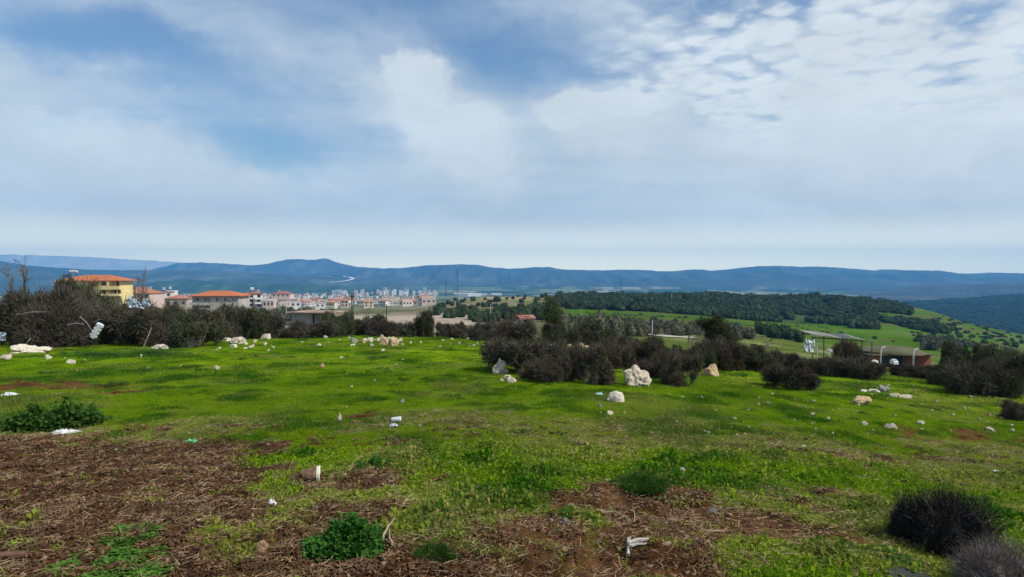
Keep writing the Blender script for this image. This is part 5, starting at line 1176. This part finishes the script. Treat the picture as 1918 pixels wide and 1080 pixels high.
# generic houses -------------------------------------------------
def house(label, p, w, d, h, wall, roofm, kind='hip', rz=0.0, win=(2, 2), group=None, balc=0, name='house', cat='house', fm=None):
    o = thing(name, label, cat, (p[0], p[1], p[2]-1.5), rz, group); hh = h+1.5
    ob('wall', boxmesh('wall', w, d, hh, wall), o)
    ROOF_LAST.clear()
    if kind == 'hip': ROOF_LAST.append(ob('roof', hip_roof(w, d, min(w, d)*.2, .4, roofm), o, (0, 0, hh+.2)))
    elif kind == 'gable': ROOF_LAST.append(ob('roof', gable_roof(w, d, min(w, d)*.22, .35, roofm), o, (0, 0, hh+.2)))
    else: ob('roof', boxmesh('parapet_roof', w+.3, d+.3, .5, roofm), o, (0, 0, hh))
    nx, nz = win
    for i in range(nx):
        for j in range(nz):
            window(o, -w/2+w*(i+.5)/nx, -d/2, 1.5+h*(j+.55)/nz, round(min(1.5, w/nx*.5), 1), 1.4, fm or M_FRAME)
    if w > 6 and nx and kind != 'flat':
        rf = o_roof(o)
        ob('chimney', cached('chim', lambda: MB().box(-.35, .35, -.35, .35, 0, 1.5).mesh('chimney', M_CONC)), rf, (w*.22, d*.12, min(w, d)*.08))
    if w > 6 and nx and random.random() < .55:
        t_ = ob('water_tank', cached('tank', lambda: MB().bar((-.8, 0, 1.3), (.8, 0, 1.3), .42, .42, 8).mesh('water_tank', M_WHITE)), o, (-w*.2, 0, hh+.3+(min(w, d)*.1 if kind != 'flat' else .4)))
        ob('tank_stand', cached('stand', lambda: MB().bar((-.6, 0, -.4), (-.6, 0, 1.1), .07, .07, 4).bar((.6, 0, -.4), (.6, 0, 1.1), .07, .07, 4).mesh('tank_stand', M_DARKM)), t_)
    for i in range(balc):
        ob('balcony', boxmesh('balcony', w*.5, 1.3, .9, wall), o, (w*.2, -d/2-.6, 1.5+h*(i+1)/(balc+1)-.5))
    return o
def house_px(label, u, v, wpx, hpx, wall, roofm, kind='hip', rz=0.0, win=(3, 2), y=None, balc=0, group=None, **kw):
    p = pix(u, v, 150) if y is None else Vector(((u-CU)/FPX*y, y, CAMZ-(v-HV)/FPX*y)); s = p.y/FPX; return house(label, p, wpx*s, max(wpx*s*.75, 5), hpx*s, wall, roofm, kind, rz, win, group, balc, **kw)
HL = [
    ('house with a dull red hipped roof right of the yellow house', 265, 570, 62, 22, M_PWALL, M_ROOF, 'hip', -.1, (5, 2), 330, 1),
    ('cream house partly hidden behind the red roofed house', 312, 562, 22, 15, M_WWALL, M_ROOF, 'flat', .2, (2, 2), 420, 0),
    ('low beige house with a red roof left of the beige orange roofed house', 335, 574, 40, 16, M_BWALL, M_ROOFR, 'hip', .1, (3, 1), 350, 0),
    ('white flat roofed block above the low red roofed house', 322, 556, 16, 12, M_WWALL, M_WWALL, 'flat', 0, (2, 2), 520, 0),
    ('tall white three storey house with a red roof and balconies', 478, 574, 26, 25, M_WWALL, M_ROOFR, 'hip', .35, (2, 3), 330, 2),
    ('pinkish house adjoining the tall white one on its left', 464, 568, 16, 18, M_PWALL, M_ROOFR, 'hip', .2, (2, 3), 370, 1),
    ('low pale pink house right of the tall white one', 505, 574, 20, 12, M_PWALL, M_WWALL, 'flat', .1, (3, 1), 330, 0),
    ('small white hut in the green patch before the town', 554, 574, 18, 10, M_WWALL, M_CONC, 'flat', .25, (2, 1), 450, 0),
    ('long pink house behind the green patch', 530, 556, 34, 7, M_PWALL, M_ROOFR, 'hip', 0, (4, 1), 700, 0),
    ('white house with an orange gable in the middle of the town', 690, 573, 18, 9, M_CWALL, M_ROOF, 'gable', .3, (2, 2), 620, 0),
    ('bright orange roofed cream house at the town edge', 779, 570, 18, 7, M_CWALL, M_ROOFO, 'gable', -.1, (3, 1), 700, 0),
    ('small orange roofed house beside the bright roofed cream house', 800, 565, 11, 5, M_CWALL, M_ROOFO, 'gable', .1, (2, 1), 760, 0),
    ('white boxy house with dark openings in the town', 600, 575, 17, 8, M_WWALL, M_CONC, 'flat', .2, (2, 1), 560, 0),
    ('cream house with red roof beside the white boxy house', 621, 573, 18, 8, M_CWALL, M_ROOF, 'hip', -.2, (3, 1), 580, 0),
    ('pinkish two storey house left of the pole with two legs', 646, 573, 13, 11, M_PWALL, M_ROOF, 'hip', .1, (2, 2), 600, 0),
    ('white and grey block with tall dark window strips', 692, 565, 10, 10, M_WWALL, M_WWALL, 'flat', .1, (2, 3), 900, 0),
    ('grey white block right of the one with window strips', 705, 566, 12, 8, M_WWALL, M_GWALL, 'flat', 0, (3, 2), 900, 0),
    ('cream warehouse like house under the clearing road', 745, 571, 14, 8, M_CWALL, M_WWALL, 'flat', 0, (3, 1), 800, 0),
]
for lb, u, v, w, h, wm, rm, kd, rz, wn, yy, bl in HL: house_px(lb, u, v, w, h, wm, rm, kd, rz, wn, yy, bl)
g = np.random.default_rng(99)
rows = []
def town(n, u0, u1, v0, v1, group, label, hs, flat=.3, tower=0.0):
    for i in range(n):
        u = g.uniform(u0, u1); v = g.uniform(v0, v1); p = pix(u, v, 380)
        if tower and g.random() < tower: w, h = g.uniform(12, 18), g.uniform(19, 27); kd = 'flat'; wn = (3, 5)
        else: w, h = g.uniform(7, 12.5), g.uniform(*hs); kd = 'flat' if g.random() < flat else random.choice(['hip', 'gable']); wn = (3, max(1, int(h//3)))
        w, h = round(w), round(h); far = p.y > 1500
        wm = random.choice([M_WWALL, M_WWALL, M_CWALL, M_PWALL]); rm = random.choice([M_ROOF, M_ROOFR, M_ROOF]) if kd != 'flat' else random.choice([M_WWALL, M_CONC])
        tall = h > 18
        house(label if not tall else 'tall pale apartment block of the distant town centre', (p.x, p.y, p.z), w, round(w*.75), h, wm, rm, kd, round(g.uniform(-.6, .6), 2), (0, 0) if far and not tall else wn, group if not tall else 'apartment blocks of the town centre', name='town_house' if not tall else 'apartment_block', cat='house' if not tall else 'apartment block')
town(150, 430, 805, 557, 573, 'houses of the near town', 'pale two or three storey house among the close packed town roofs', (4, 7.5), .4)
town(110, 400, 815, 552, 562, 'houses of the far town', 'tiny pale house in the far part of the town', (6, 12), .4)
town(46, 660, 815, 548, 553, 'houses of the far town', 'tiny pale house in the far part of the town', (6, 12), .5, .42)
town(26, 200, 420, 552, 560, 'houses behind the yellow house', 'small pale house behind the yellow and beige houses', (5, 8))
for i in range(14):
    u, v = g.uniform(800, 935), g.uniform(550, 553.5); p = pix(u, v, 900); w = round(g.uniform(25, 70)); house('long low white industrial hall on the edge of the plain', (p.x, p.y, p.z), w, 20, round(g.uniform(7, 14)), M_WWALL, M_WWALL, 'flat', round(g.uniform(-.3, .3), 2), (0, 0), 'industrial halls on the plain', name='industrial_hall', cat='hall')
for i in range(5):
    p = pix(625+i*5.5, 549.5, 900); house('white apartment slab left of the town centre', (p.x, p.y, p.z), 16, 14, 18+2*(i % 3), M_WWALL, M_WWALL, 'flat', .2, (3, 4), 'white slabs left of the centre', name='apartment_block', cat='apartment block')
# shed -----------------------------------------------------------
Y3 = 60.; k3 = Y3/FPX; c = px_to(568, 609, Y3); zs = c.z; o = thing('shed', 'small grey shed with a thin flat overhanging roof', 'shed', (c.x, c.y, c.z-.4), R(-14))
b = MB(); b.box(-24.5*k3, 16*k3, 0, 2.6, 0, 24*k3+.4); ob('wall', b.mesh('wall', mat('shed_plaster', (.34, .37, .35), var=.15, scale=1.4, c2=(.26, .28, .26), s2=1.2)), o)
b = MB(); b.box(-31*k3, 60*k3, -.5, 3.1, 24*k3+.403, 24*k3+.49); ob('roof', b.mesh('roof', mat('rusty_roof', (.24, .13, .07), var=.2, scale=2, c2=(.4, .36, .3), s2=1.4)), o)
b = MB(); b.box(16.05*k3, 18.5*k3, .3, .42, 0, 24*k3+.4); ob('post', b.mesh('post', M_DARKM), o)
b = MB(); b.box(56*k3, 58*k3, .2, .32, 0, 24*k3+.4); ob('post', b.mesh('post', M_DARKM), o)
# railing left of the shed
c = px_to(530, 606, 58.); o = thing('railing', 'dark low railing with uprights left of the shed', 'railing', (c.x, c.y, c.z-.3), 0); kk = 58/FPX
for i in range(7): b = MB(); b.bar(((i*5-15)*kk, 0, 0), ((i*5-15)*kk, 0, 19*kk), .035, .03, 4); ob('upright', b.mesh('upright', M_DARKM), o)
for z in (8, 17): b = MB(); b.bar((-17*kk, 0, z*kk), (18*kk, 0, z*kk), .05, .05, 4); ob('rail', b.mesh('rail', M_DARKM), o)
c = px_to(535, 612, 50); b = MB(); b.box(-1.0, 1.6, -.08, .08, 0, .10); tag(ob('concrete_beam', b.mesh('concrete_beam', M_WHITE), loc=(c.x, c.y, c.z)), 'white beam lying left of the shed', 'beam')
# hut with red roof ----------------------------------------------
Y5 = 85.; c = px_to(982, 607, Y5); house('small white hut with a dark red roof beside the tall dark tree', c, 1.5, 1.4, .7, M_WWALL, M_ROOFR, 'gable', .4, (1, 1))
# canopy at right --------------------------------------------------
Y6 = 62.; k6 = Y6/FPX; M_CORR = mat('old_corrugated', (.26, .25, .22), var=.25, scale=1.5, c2=(.40, .38, .34), s2=2)
c = px_to(1575, 672, Y6); o = thing('canopy', 'open canopy with a broken corrugated roof on thin posts', 'canopy', (c.x, c.y, c.z-.6), R(-4))
H = lambda v: (672-v)*k6+.6
def corr(x0, x1, y0, y1, z0, z1, n):
    b = MB(); V = []; F = []; xs = np.linspace(x0, x1, n)
    for s in (0, .025):
        for yy in (y0, y1):
            for i, x in enumerate(xs): V.append((x, yy, z0+(z1-z0)*i/(n-1)+(yy-y0)*.05+.04*(i % 2)-s))
    for i in range(n-1): F += [(i, i+1, n+i+1, n+i), (2*n+i+1, 2*n+i, 3*n+i, 3*n+i+1), (i, 2*n+i, 2*n+i+1, i+1), (n+i+1, 3*n+i+1, 3*n+i, n+i)]
    b.add(V, F); return b
for x0, x1, z0, z1 in ((-52, -22, 626, 629), (-22, 2, 629, 632.5), (2, 22, 635, 631), (22, 46, 631.5, 637)): ob('roof_sheet', corr(x0*k6, x1*k6, 0, 3.2, H(z0), H(z1), 21).mesh('roof_sheet', M_CORR), o)
for x, v0 in ((-42, 630), (-8, 633), (40, 637), (58, 639), (-50, 630), (20, 636)):
    b = MB(); b.bar((x*k6, .2 if x != -8 else 3, 0), (x*k6, .2 if x != -8 else 3, H(v0)), .045, .045, 5); ob('post', b.mesh('post', M_CONC if x in (-42,) else M_DARKM), o)
b = MB(); b.bar((-52*k6, .2, H(631)), (62*k6, .2, H(639)), .05, .05, 4); ob('beam', b.mesh('beam', M_DARKM), o)
b = MB(); b.bar((-52*k6, 3, H(629)), (62*k6, 3, H(637)), .05, .05, 4); ob('beam', b.mesh('beam', M_DARKM), o)
hedge_sheet('tarpaulin', 1516, 646, 20, 26, 58, .1, mat('tarp', (.55, .58, .62), var=.15, scale=2), 'grey white tarpaulin hanging left of the canopy', 'tarpaulin', 5)
air_stick((1519, 643), (1539, 660), 57, .05, M_CONC, 'pale plank leaning away from the tarpaulin', 0).name = 'plank'
c = px_to(1558, 657, 61); b = MB(); b.box(-.4, .5, -.3, .3, 0, .14); b.box(-.42, -.34, -.3, -.2, -.5, .35); tag(ob('white_bench', b.mesh('white_bench', M_WHITE), loc=c), 'white tabletop with one upright under the canopy', 'table')
# brick shelter ------------------------------------------------------
Y7 = 78.; k7 = Y7/FPX; c = px_to(1690, 684, Y7); o = thing('brick_shelter', 'low red brick shelter under an earth covered mound', 'shelter', (c.x, c.y, c.z-.8), R(3)); H = lambda v: (684-v)*k7+.8
def brick_mat():
    m, nt, N, L, b = nodes('brick_red'); tc = N.new('ShaderNodeTexCoord'); t = N.new('ShaderNodeTexBrick'); mp = N.new('ShaderNodeMapping'); mp.inputs['Rotation'].default_value = (R(90), 0, 0); L.new(tc.outputs['Object'], mp.inputs[0]); L.new(mp.outputs[0], t.inputs[0]); t.inputs['Scale'].default_value = 3.2
    t.inputs['Color1'].default_value = (.30, .06, .035, 1); t.inputs['Color2'].default_value = (.22, .045, .03, 1); t.inputs['Mortar'].default_value = (.24, .16, .12, 1); L.new(t.outputs[0], b.inputs['Base Color']); b.inputs['Roughness'].default_value = .9; return m
MBR = brick_mat()
for x0, x1, d in ((-62, -40, 0), (8, 22, 0), (24, 62, .6)):
    b = MB(); b.box(x0*k7, x1*k7, d, d+.3, 0, H(664)); ob('brick_wall', b.mesh('brick_wall', MBR), o)
b = MB(); b.box(-62*k7, 62*k7, 3.0, 3.3, 0, H(664)); ob('back_wall', b.mesh('back_wall', M_GWALL), o)
b = MB(); b.box(-6*k7, 5*k7, .5, .6, 0, H(666)); ob('door', b.mesh('door', mat('blue_door', (.04, .06, .10))), o)
b = MB(); b.box(-64*k7, 64*k7, -.5, 3.4, H(663.7), H(662.2)); ob('roof', b.mesh('roof', mat('earth_roof', (.08, .07, .04), var=.25, scale=1)), o)
# earth bank over the shelter roof is part of the roof
V, F = ICO[3]; V = V.copy(); V[:, 2] = np.maximum(V[:, 2], 0); V = V*np.array([66*k7, 4.0, .62])*(1+.25*(vnoise3(V*3)-.5))[:, None]; ob('earth_mound', mesh_np('earth_mound', V, F, mat('mound', (.085, .08, .038), var=.3, scale=1.2, bump=.05), True), o, (0, 2.6, H(662.5)))
c = px_to(1679, 684, 74); o = thing('parked_car', 'small white vehicle seen end on in front of the shelter', 'car', (c.x, c.y, c.z+.15), 0, scale=.62)
b = MB(); b.add([(-.42, 0, 0), (.42, 0, 0), (.42, 1.4, 0), (-.42, 1.4, 0), (-.38, .05, .42), (.38, .05, .42), (.40, 1.4, .5), (-.40, 1.4, .5), (-.28, .45, .78), (.28, .45, .78), (.28, 1.2, .8), (-.28, 1.2, .8)], [(0, 3, 2, 1), (0, 1, 5, 4), (1, 2, 6, 5), (2, 3, 7, 6), (3, 0, 4, 7), (4, 5, 9, 8), (5, 6, 10, 9), (6, 7, 11, 10), (7, 4, 8, 11), (8, 9, 10, 11)]); ob('body', b.mesh('body', M_WHITE), o)
b = MB(); b.add([(-.27, .10, .46), (.27, .10, .46), (.22, .40, .74), (-.22, .40, .74)], [(0, 1, 2, 3)]); ob('windscreen', b.mesh('windscreen', M_GLASS), o)
for x in (-.36, .36): b = MB(); b.bar((x-.06, .3, 0), (x+.06, .3, 0), .13, .13, 10); ob('wheel', b.mesh('wheel', M_BLACK), o)
# bent-top concrete posts
def post(u, v, h, y, label, bend=.35):
    c = px_to(u, v, y); hh = h*y/FPX; b = MB(); b.tube([(0, 0, -.6), (0, 0, hh*.78), (bend*.25, 0, hh*.93), (bend*.8, 0, hh), (bend*1.1, 0, hh*.97)], [.075, .065, .055, .05, .045], 6); return tag(ob('concrete_post', b.mesh('concrete_post', M_CREAM if 0 else mat('post_white', (.62, .60, .55), var=.12, scale=2)), loc=c), label, 'post')
post(1650, 684, 36, 60, 'white bent topped concrete post at the left of the brick shelter')
post(1711, 690, 38, 56, 'white bent topped concrete post in front of the red brick wall')
post(1880, 692, 20, 45, 'bent topped concrete post at the right edge behind the bushes')
post(1894, 690, 26, 45, 'slim straight concrete post right of the bent one', 0)
c = px_to(1645, 678, 60); V, F = ICO[2]; tag(ob('rubble_pile', mesh_np('rubble_pile', V*np.array([.34, .3, .26])*(1+.4*(vnoise3(V*3)-.5))[:, None], F, M_LIMEW), loc=(c.x-.3, c.y, c.z)), 'whitish heap at the foot of the left concrete post', 'heap')

# ------------------------------------------------------------ masts and poles
def lattice(u, vb, vt, y, label, wpx=2.2, name='lattice_mast'):
    c = px_to(u, vb, y); h = (vb-vt)*y/FPX; w = wpx*y/FPX/2; o = thing(name, label, 'mast', tuple(c))
    for sx in (-1, 1):
        for sy in (-1, 1): b = MB(); b.bar((sx*w, sy*w, -2), (sx*w*.5, sy*w*.5, h), w*.16, w*.1, 4); ob('leg', b.mesh('leg', M_DARKM), o)
    b = MB(); n = 16
    for i in range(n):
        z0, z1 = h*i/n, h*(i+1)/n; a, bb = w*(1-.5*i/n), w*(1-.5*(i+1)/n)
        b.bar((-a, -a, z0), (bb, -bb, z1), w*.09, w*.09, 3); b.bar((a, a, z0), (-bb, bb, z1), w*.09, w*.09, 3)
    ob('bracing', b.mesh('bracing', M_DARKM), o)
lattice(857, 552, 502, 1100, 'tallest thin lattice mast before the blue mountains', 2.0)
lattice(835, 552, 524, 1100, 'shorter lattice mast just left of the tallest one', 2.2)
lattice(1163, 552, 520, 800, 'thin lattice mast above the left part of the wood', 1.5)
lattice(1357, 552, 540, 800, 'tiny mast behind the middle of the wood', 1.2)
def pole(u, vb, vt, y, label, arm=True, m=None, r=.10, name='utility_pole'):
    c = px_to(u, vb, y); h = (vb-vt)*y/FPX; o = thing(name, label, 'pole', tuple(c)); b = MB(); b.bar((0, 0, -1), (0, 0, h), r, r*.6, 6); ob('shaft', b.mesh('shaft', m or M_CONC), o)
    if arm: b = MB(); b.bar((-.9, 0, h-.5), (.9, 0, h-.5), .06, .06, 4); ob('crossarm', b.mesh('crossarm', M_DARKM), o)
    return o
pole(536, 583, 555, 200, 'pale pole beside the green patch', False)
pole(611, 575, 545, 420, 'thin pole rising over the near town roofs', False, r=.25)
pole(724, 608, 568, 120, 'dark pole in front of the pale clearing', True, M_DARKM, .12)
pole(798, 580, 560, 250, 'short pole near the orange roofed houses', True)
pole(919, 597, 568, 190, 'pale pole on the middle slope', True)
pole(1088, 592, 578, 260, 'small pole at the left end of the meadow', False)
pole(1222, 625, 598, 120, 'white pole standing by the field road', False, M_WHITE, .09)
pole(1258, 574, 548, 560, 'pale pole inside the wood', False, r=.2)
c = px_to(660, 592, 110); o = thing('transformer_pole', 'pole with two legs carrying a box, before the town', 'pole', tuple(c)); kk = 110/FPX
for x in (-1.6, 1.6): b = MB(); b.bar((x*kk, 0, -1), (x*kk*.8, 0, 42*kk), .10, .08, 6); ob('leg', b.mesh('leg', M_DARKM), o)
b = MB(); b.box(-3.4*kk, 3.4*kk, -.3, .3, 36*kk, 40*kk); ob('transformer_box', b.mesh('transformer_box', M_DARKM), o)
b = MB(); b.bar((-4*kk, 0, 42.5*kk), (4*kk, 0, 42.5*kk), .06, .06, 4); ob('crossarm', b.mesh('crossarm', M_DARKM), o)

# ------------------------------------------------------------ roads (ribbons laid on the ground)
M_ROADW = mat('pale_road', (.38, .35, .31), var=.1, scale=.3)
def road(name, label, pts, w, lift=.05, m=None, ymin=60, fixed=False):
    P = [Vector(q) for q in pts] if fixed else [pix(u, v, ymin) for u, v in pts]; L = []
    for i in range(len(P)-1):
        for s in np.linspace(0, 1, 14)[:-1]: L.append(P[i].lerp(P[i+1], s))
    L.append(P[-1]); V = []; F = []
    for i, q in enumerate(L):
        d = (L[min(i+1, len(L)-1)]-L[max(i-1, 0)]); d.z = 0; d.normalize(); n = Vector((-d.y, d.x, 0))
        for s in (-1, -.33, .33, 1):
            r_ = q+n*w*s/2; V.append((r_.x, r_.y, (float(ground(np.array(r_.x), np.array(r_.y))) if not fixed else r_.z)+lift))
        if i:
            a = (i-1)*4; F += [(a+j, a+j+1, a+j+5, a+j+4) for j in range(3)]
    b = MB(); b.add(V, F); return tag(ob(name, b.mesh(name, m or M_ROADW)), label, kind='structure')
road('road', 'white field road below the meadow', [(1150, 622), (1200, 625), (1245, 629), (1300, 633), (1345, 637)], 5, .12)
road('road', 'pale road climbing from the town to the bare hilltop', [(770, 574), (810, 567), (850, 561), (880, 559)], 7, .4, ymin=200)
road('path', 'narrow dark track along the meadow', [(1060, 585), (1200, 590), (1330, 600), (1440, 612)], 4, .25, mat('dark_track', (.05, .05, .03), var=.2, scale=.2), ymin=200)
road('path', 'light track across the clearing', [(1030, 612), (1060, 613), (1085, 616)], 3, .12)
# white road winding up the far mountain foot, laid on the plain and the hill's slope
dg = bpy.context.evaluated_depsgraph_get(); dg.update()
def far_hit(u, v):
    d = Vector(((u-CU)/FPX, 1, -(v-HV)/FPX)).normalized(); o_ = Vector((0, 0, CAMZ)); s = o_+d*3400
    for _ in range(8):
        hit, loc, nn, idx, obj_, mt_ = sc.ray_cast(dg, s, d)
        if not hit: return None
        if obj_.name.startswith(('ground', 'hill', 'mountain')): return loc
        s = loc+d*.5
    return None
fp = [far_hit(u, v) for u, v in [(618, 532), (634, 530.5), (648, 528.5), (659, 525.5), (663, 524), (655, 521.5), (643, 519), (630, 517.5), (618, 516.5)]]
fp = [q for q in fp if q]
if len(fp) > 3: road('road', 'white road bending up the foot of the distant mountain', fp, 26, 9, mat('quarry_white', (.85, .83, .78), var=.05), fixed=True)

# ------------------------------------------------------------ labels of repeats, told apart by their nearest landmark
LAND = [('the large pitted boulder', 1193, 708), ('the cream boulder', 1156, 744), ('the long low boulder', 1613, 750), ('the black and white rock', 1657, 727), ('the white plastic cup', 742, 790),
        ('the rubble heap', 712, 636), ('the wide low purple bush', 1500, 702), ('the round beige rock', 496, 630), ('the wide flat pale rock', 38, 653), ('the big dark weed patch', 60, 775),
        ('the sandy strip', 1880, 830), ('the blackish tangled bush', 1795, 950), ('the white lawn stone', 404, 690), ('the orange boulder on the crest', 868, 618), ('the white grey boulder', 934, 686),
        ('the dark grassy weed', 1207, 910), ('the grey two humped stone', 1671, 798), ('the teal scrap', 1821, 735),
        ('the tallest mast', 857, 535), ('the shorter mast', 835, 540), ('the pole with two legs', 660, 570), ('the green patch', 575, 568), ('the tall white house', 478, 562), ('the bright roofed house', 779, 563), ('the pale pole behind the clearing', 919, 582),
        ('the yellow house', 165, 540), ('the beige house', 404, 565), ('the shed', 568, 598), ('the dull red roofed house', 265, 545), ('the thin town pole', 611, 560), ('the mast over the wood', 1163, 540), ('the tall dark tree', 1024, 590),
        ('the white pole by the field road', 1222, 612), ('the open crowned tree', 1352, 630), ('the corrugated canopy', 1575, 635), ('the brick shelter', 1695, 670), ('the lone tree on the wood', 1402, 547), ('the bent right post', 1880, 682)]
NOUN = {'rubble heap at the lawn crest': 'heap stone', 'stones before the hedge gap': 'stone', 'small stones on the right lawn': 'stone', 'small stones below the pitted boulder': 'stone', 'small stones on the left and middle lawn': 'stone',
        'white stones near the crest': 'crest stone', 'weed clumps in the lawn': 'dark weed clump', 'scrub trees below the meadow': 'grey green scrub tree', 'bushes along the meadow edge': 'dark meadow edge bush', 'bushes on the middle slope': 'dark slope bush', 'trees on the bare hilltop': 'dark hilltop tree',
        'bushes on the right slope': 'dark slope bush', 'thicket behind the brick shelter': 'olive thicket bush', 'shrubs in the meadow': 'tiny meadow shrub', 'bushes among the first houses': 'grey garden bush', 'houses of the near town': 'town house', 'houses of the far town': 'far town house', 'houses behind the yellow house': 'house',
        'apartment blocks of the town centre': 'distant apartment block', 'industrial halls on the plain': 'long industrial hall', 'white slabs left of the centre': 'white apartment slab'}
ADJ = {'limestone': 'grey beige', 'limestone_pale': 'white', 'ochre_rock': 'ochre', 'grey_stone': 'dark grey', 'tan_stone': 'tan', 'white_render': 'white', 'cream_render': 'cream', 'pink_render': 'pinkish'}
ORD = ['nearest', 'second nearest', 'third nearest', 'fourth nearest', 'fifth nearest', 'sixth nearest', 'seventh nearest', 'eighth nearest', 'ninth nearest', 'tenth nearest', 'eleventh nearest', 'twelfth nearest']
from collections import defaultdict
bins = defaultdict(list)
kids = defaultdict(list)
for o_ in sc.objects:
    if o_.parent: kids[o_.parent].append(o_)
for o_ in sc.objects:
    if o_.parent or o_.get('group') not in NOUN or o_.location.y < 1: continue
    l_ = o_.location; u_ = CU+FPX*l_.x/l_.y; v_ = HV-FPX*(l_.z-CAMZ)/l_.y
    nm_, lu, lv = min(LAND, key=lambda q: (q[1]-u_)**2+((q[2]-v_)*2.0)**2); du, dv = u_-lu, (v_-lv)*2.0
    side = ('right of' if du > 0 else 'left of') if abs(du) > abs(dv) else ('below' if dv > 0 else 'above')
    me_ = o_.data or next((k_.data for k_ in kids[o_] if k_.name.startswith('wall')), None); ad = ADJ.get(me_.materials[0].name, '') if me_ is not None and me_.materials else ''
    noun = NOUN[o_['group']]
    if 'house' in noun:
        rf = next((k_ for k_ in kids[o_] if k_.name.startswith('roof')), None); rn = rf.data.materials[0].name if rf else ''
        noun = noun+(' with a red roof' if rn.startswith('roof_') else ' with a flat roof')
    if 'stone' in noun: ad = 'small '+ad
    bins[((ad+' '+noun).strip(), side, nm_)].append((du*du+dv*dv, o_))
for (nn_, side, nm_), L_ in bins.items():
    L_.sort(key=lambda t: t[0])
    for i_, (q_, o_) in enumerate(L_):
        if len(L_) == 1 or len((nn_+' '+side+' '+nm_).split()) > 14: o_['label'] = '%s %s %s' % (nn_, side, nm_)
        else: o_['label'] = '%s %s %s, %s' % (nn_, side, nm_, ORD[i_] if i_ < len(ORD) else 'farther off')
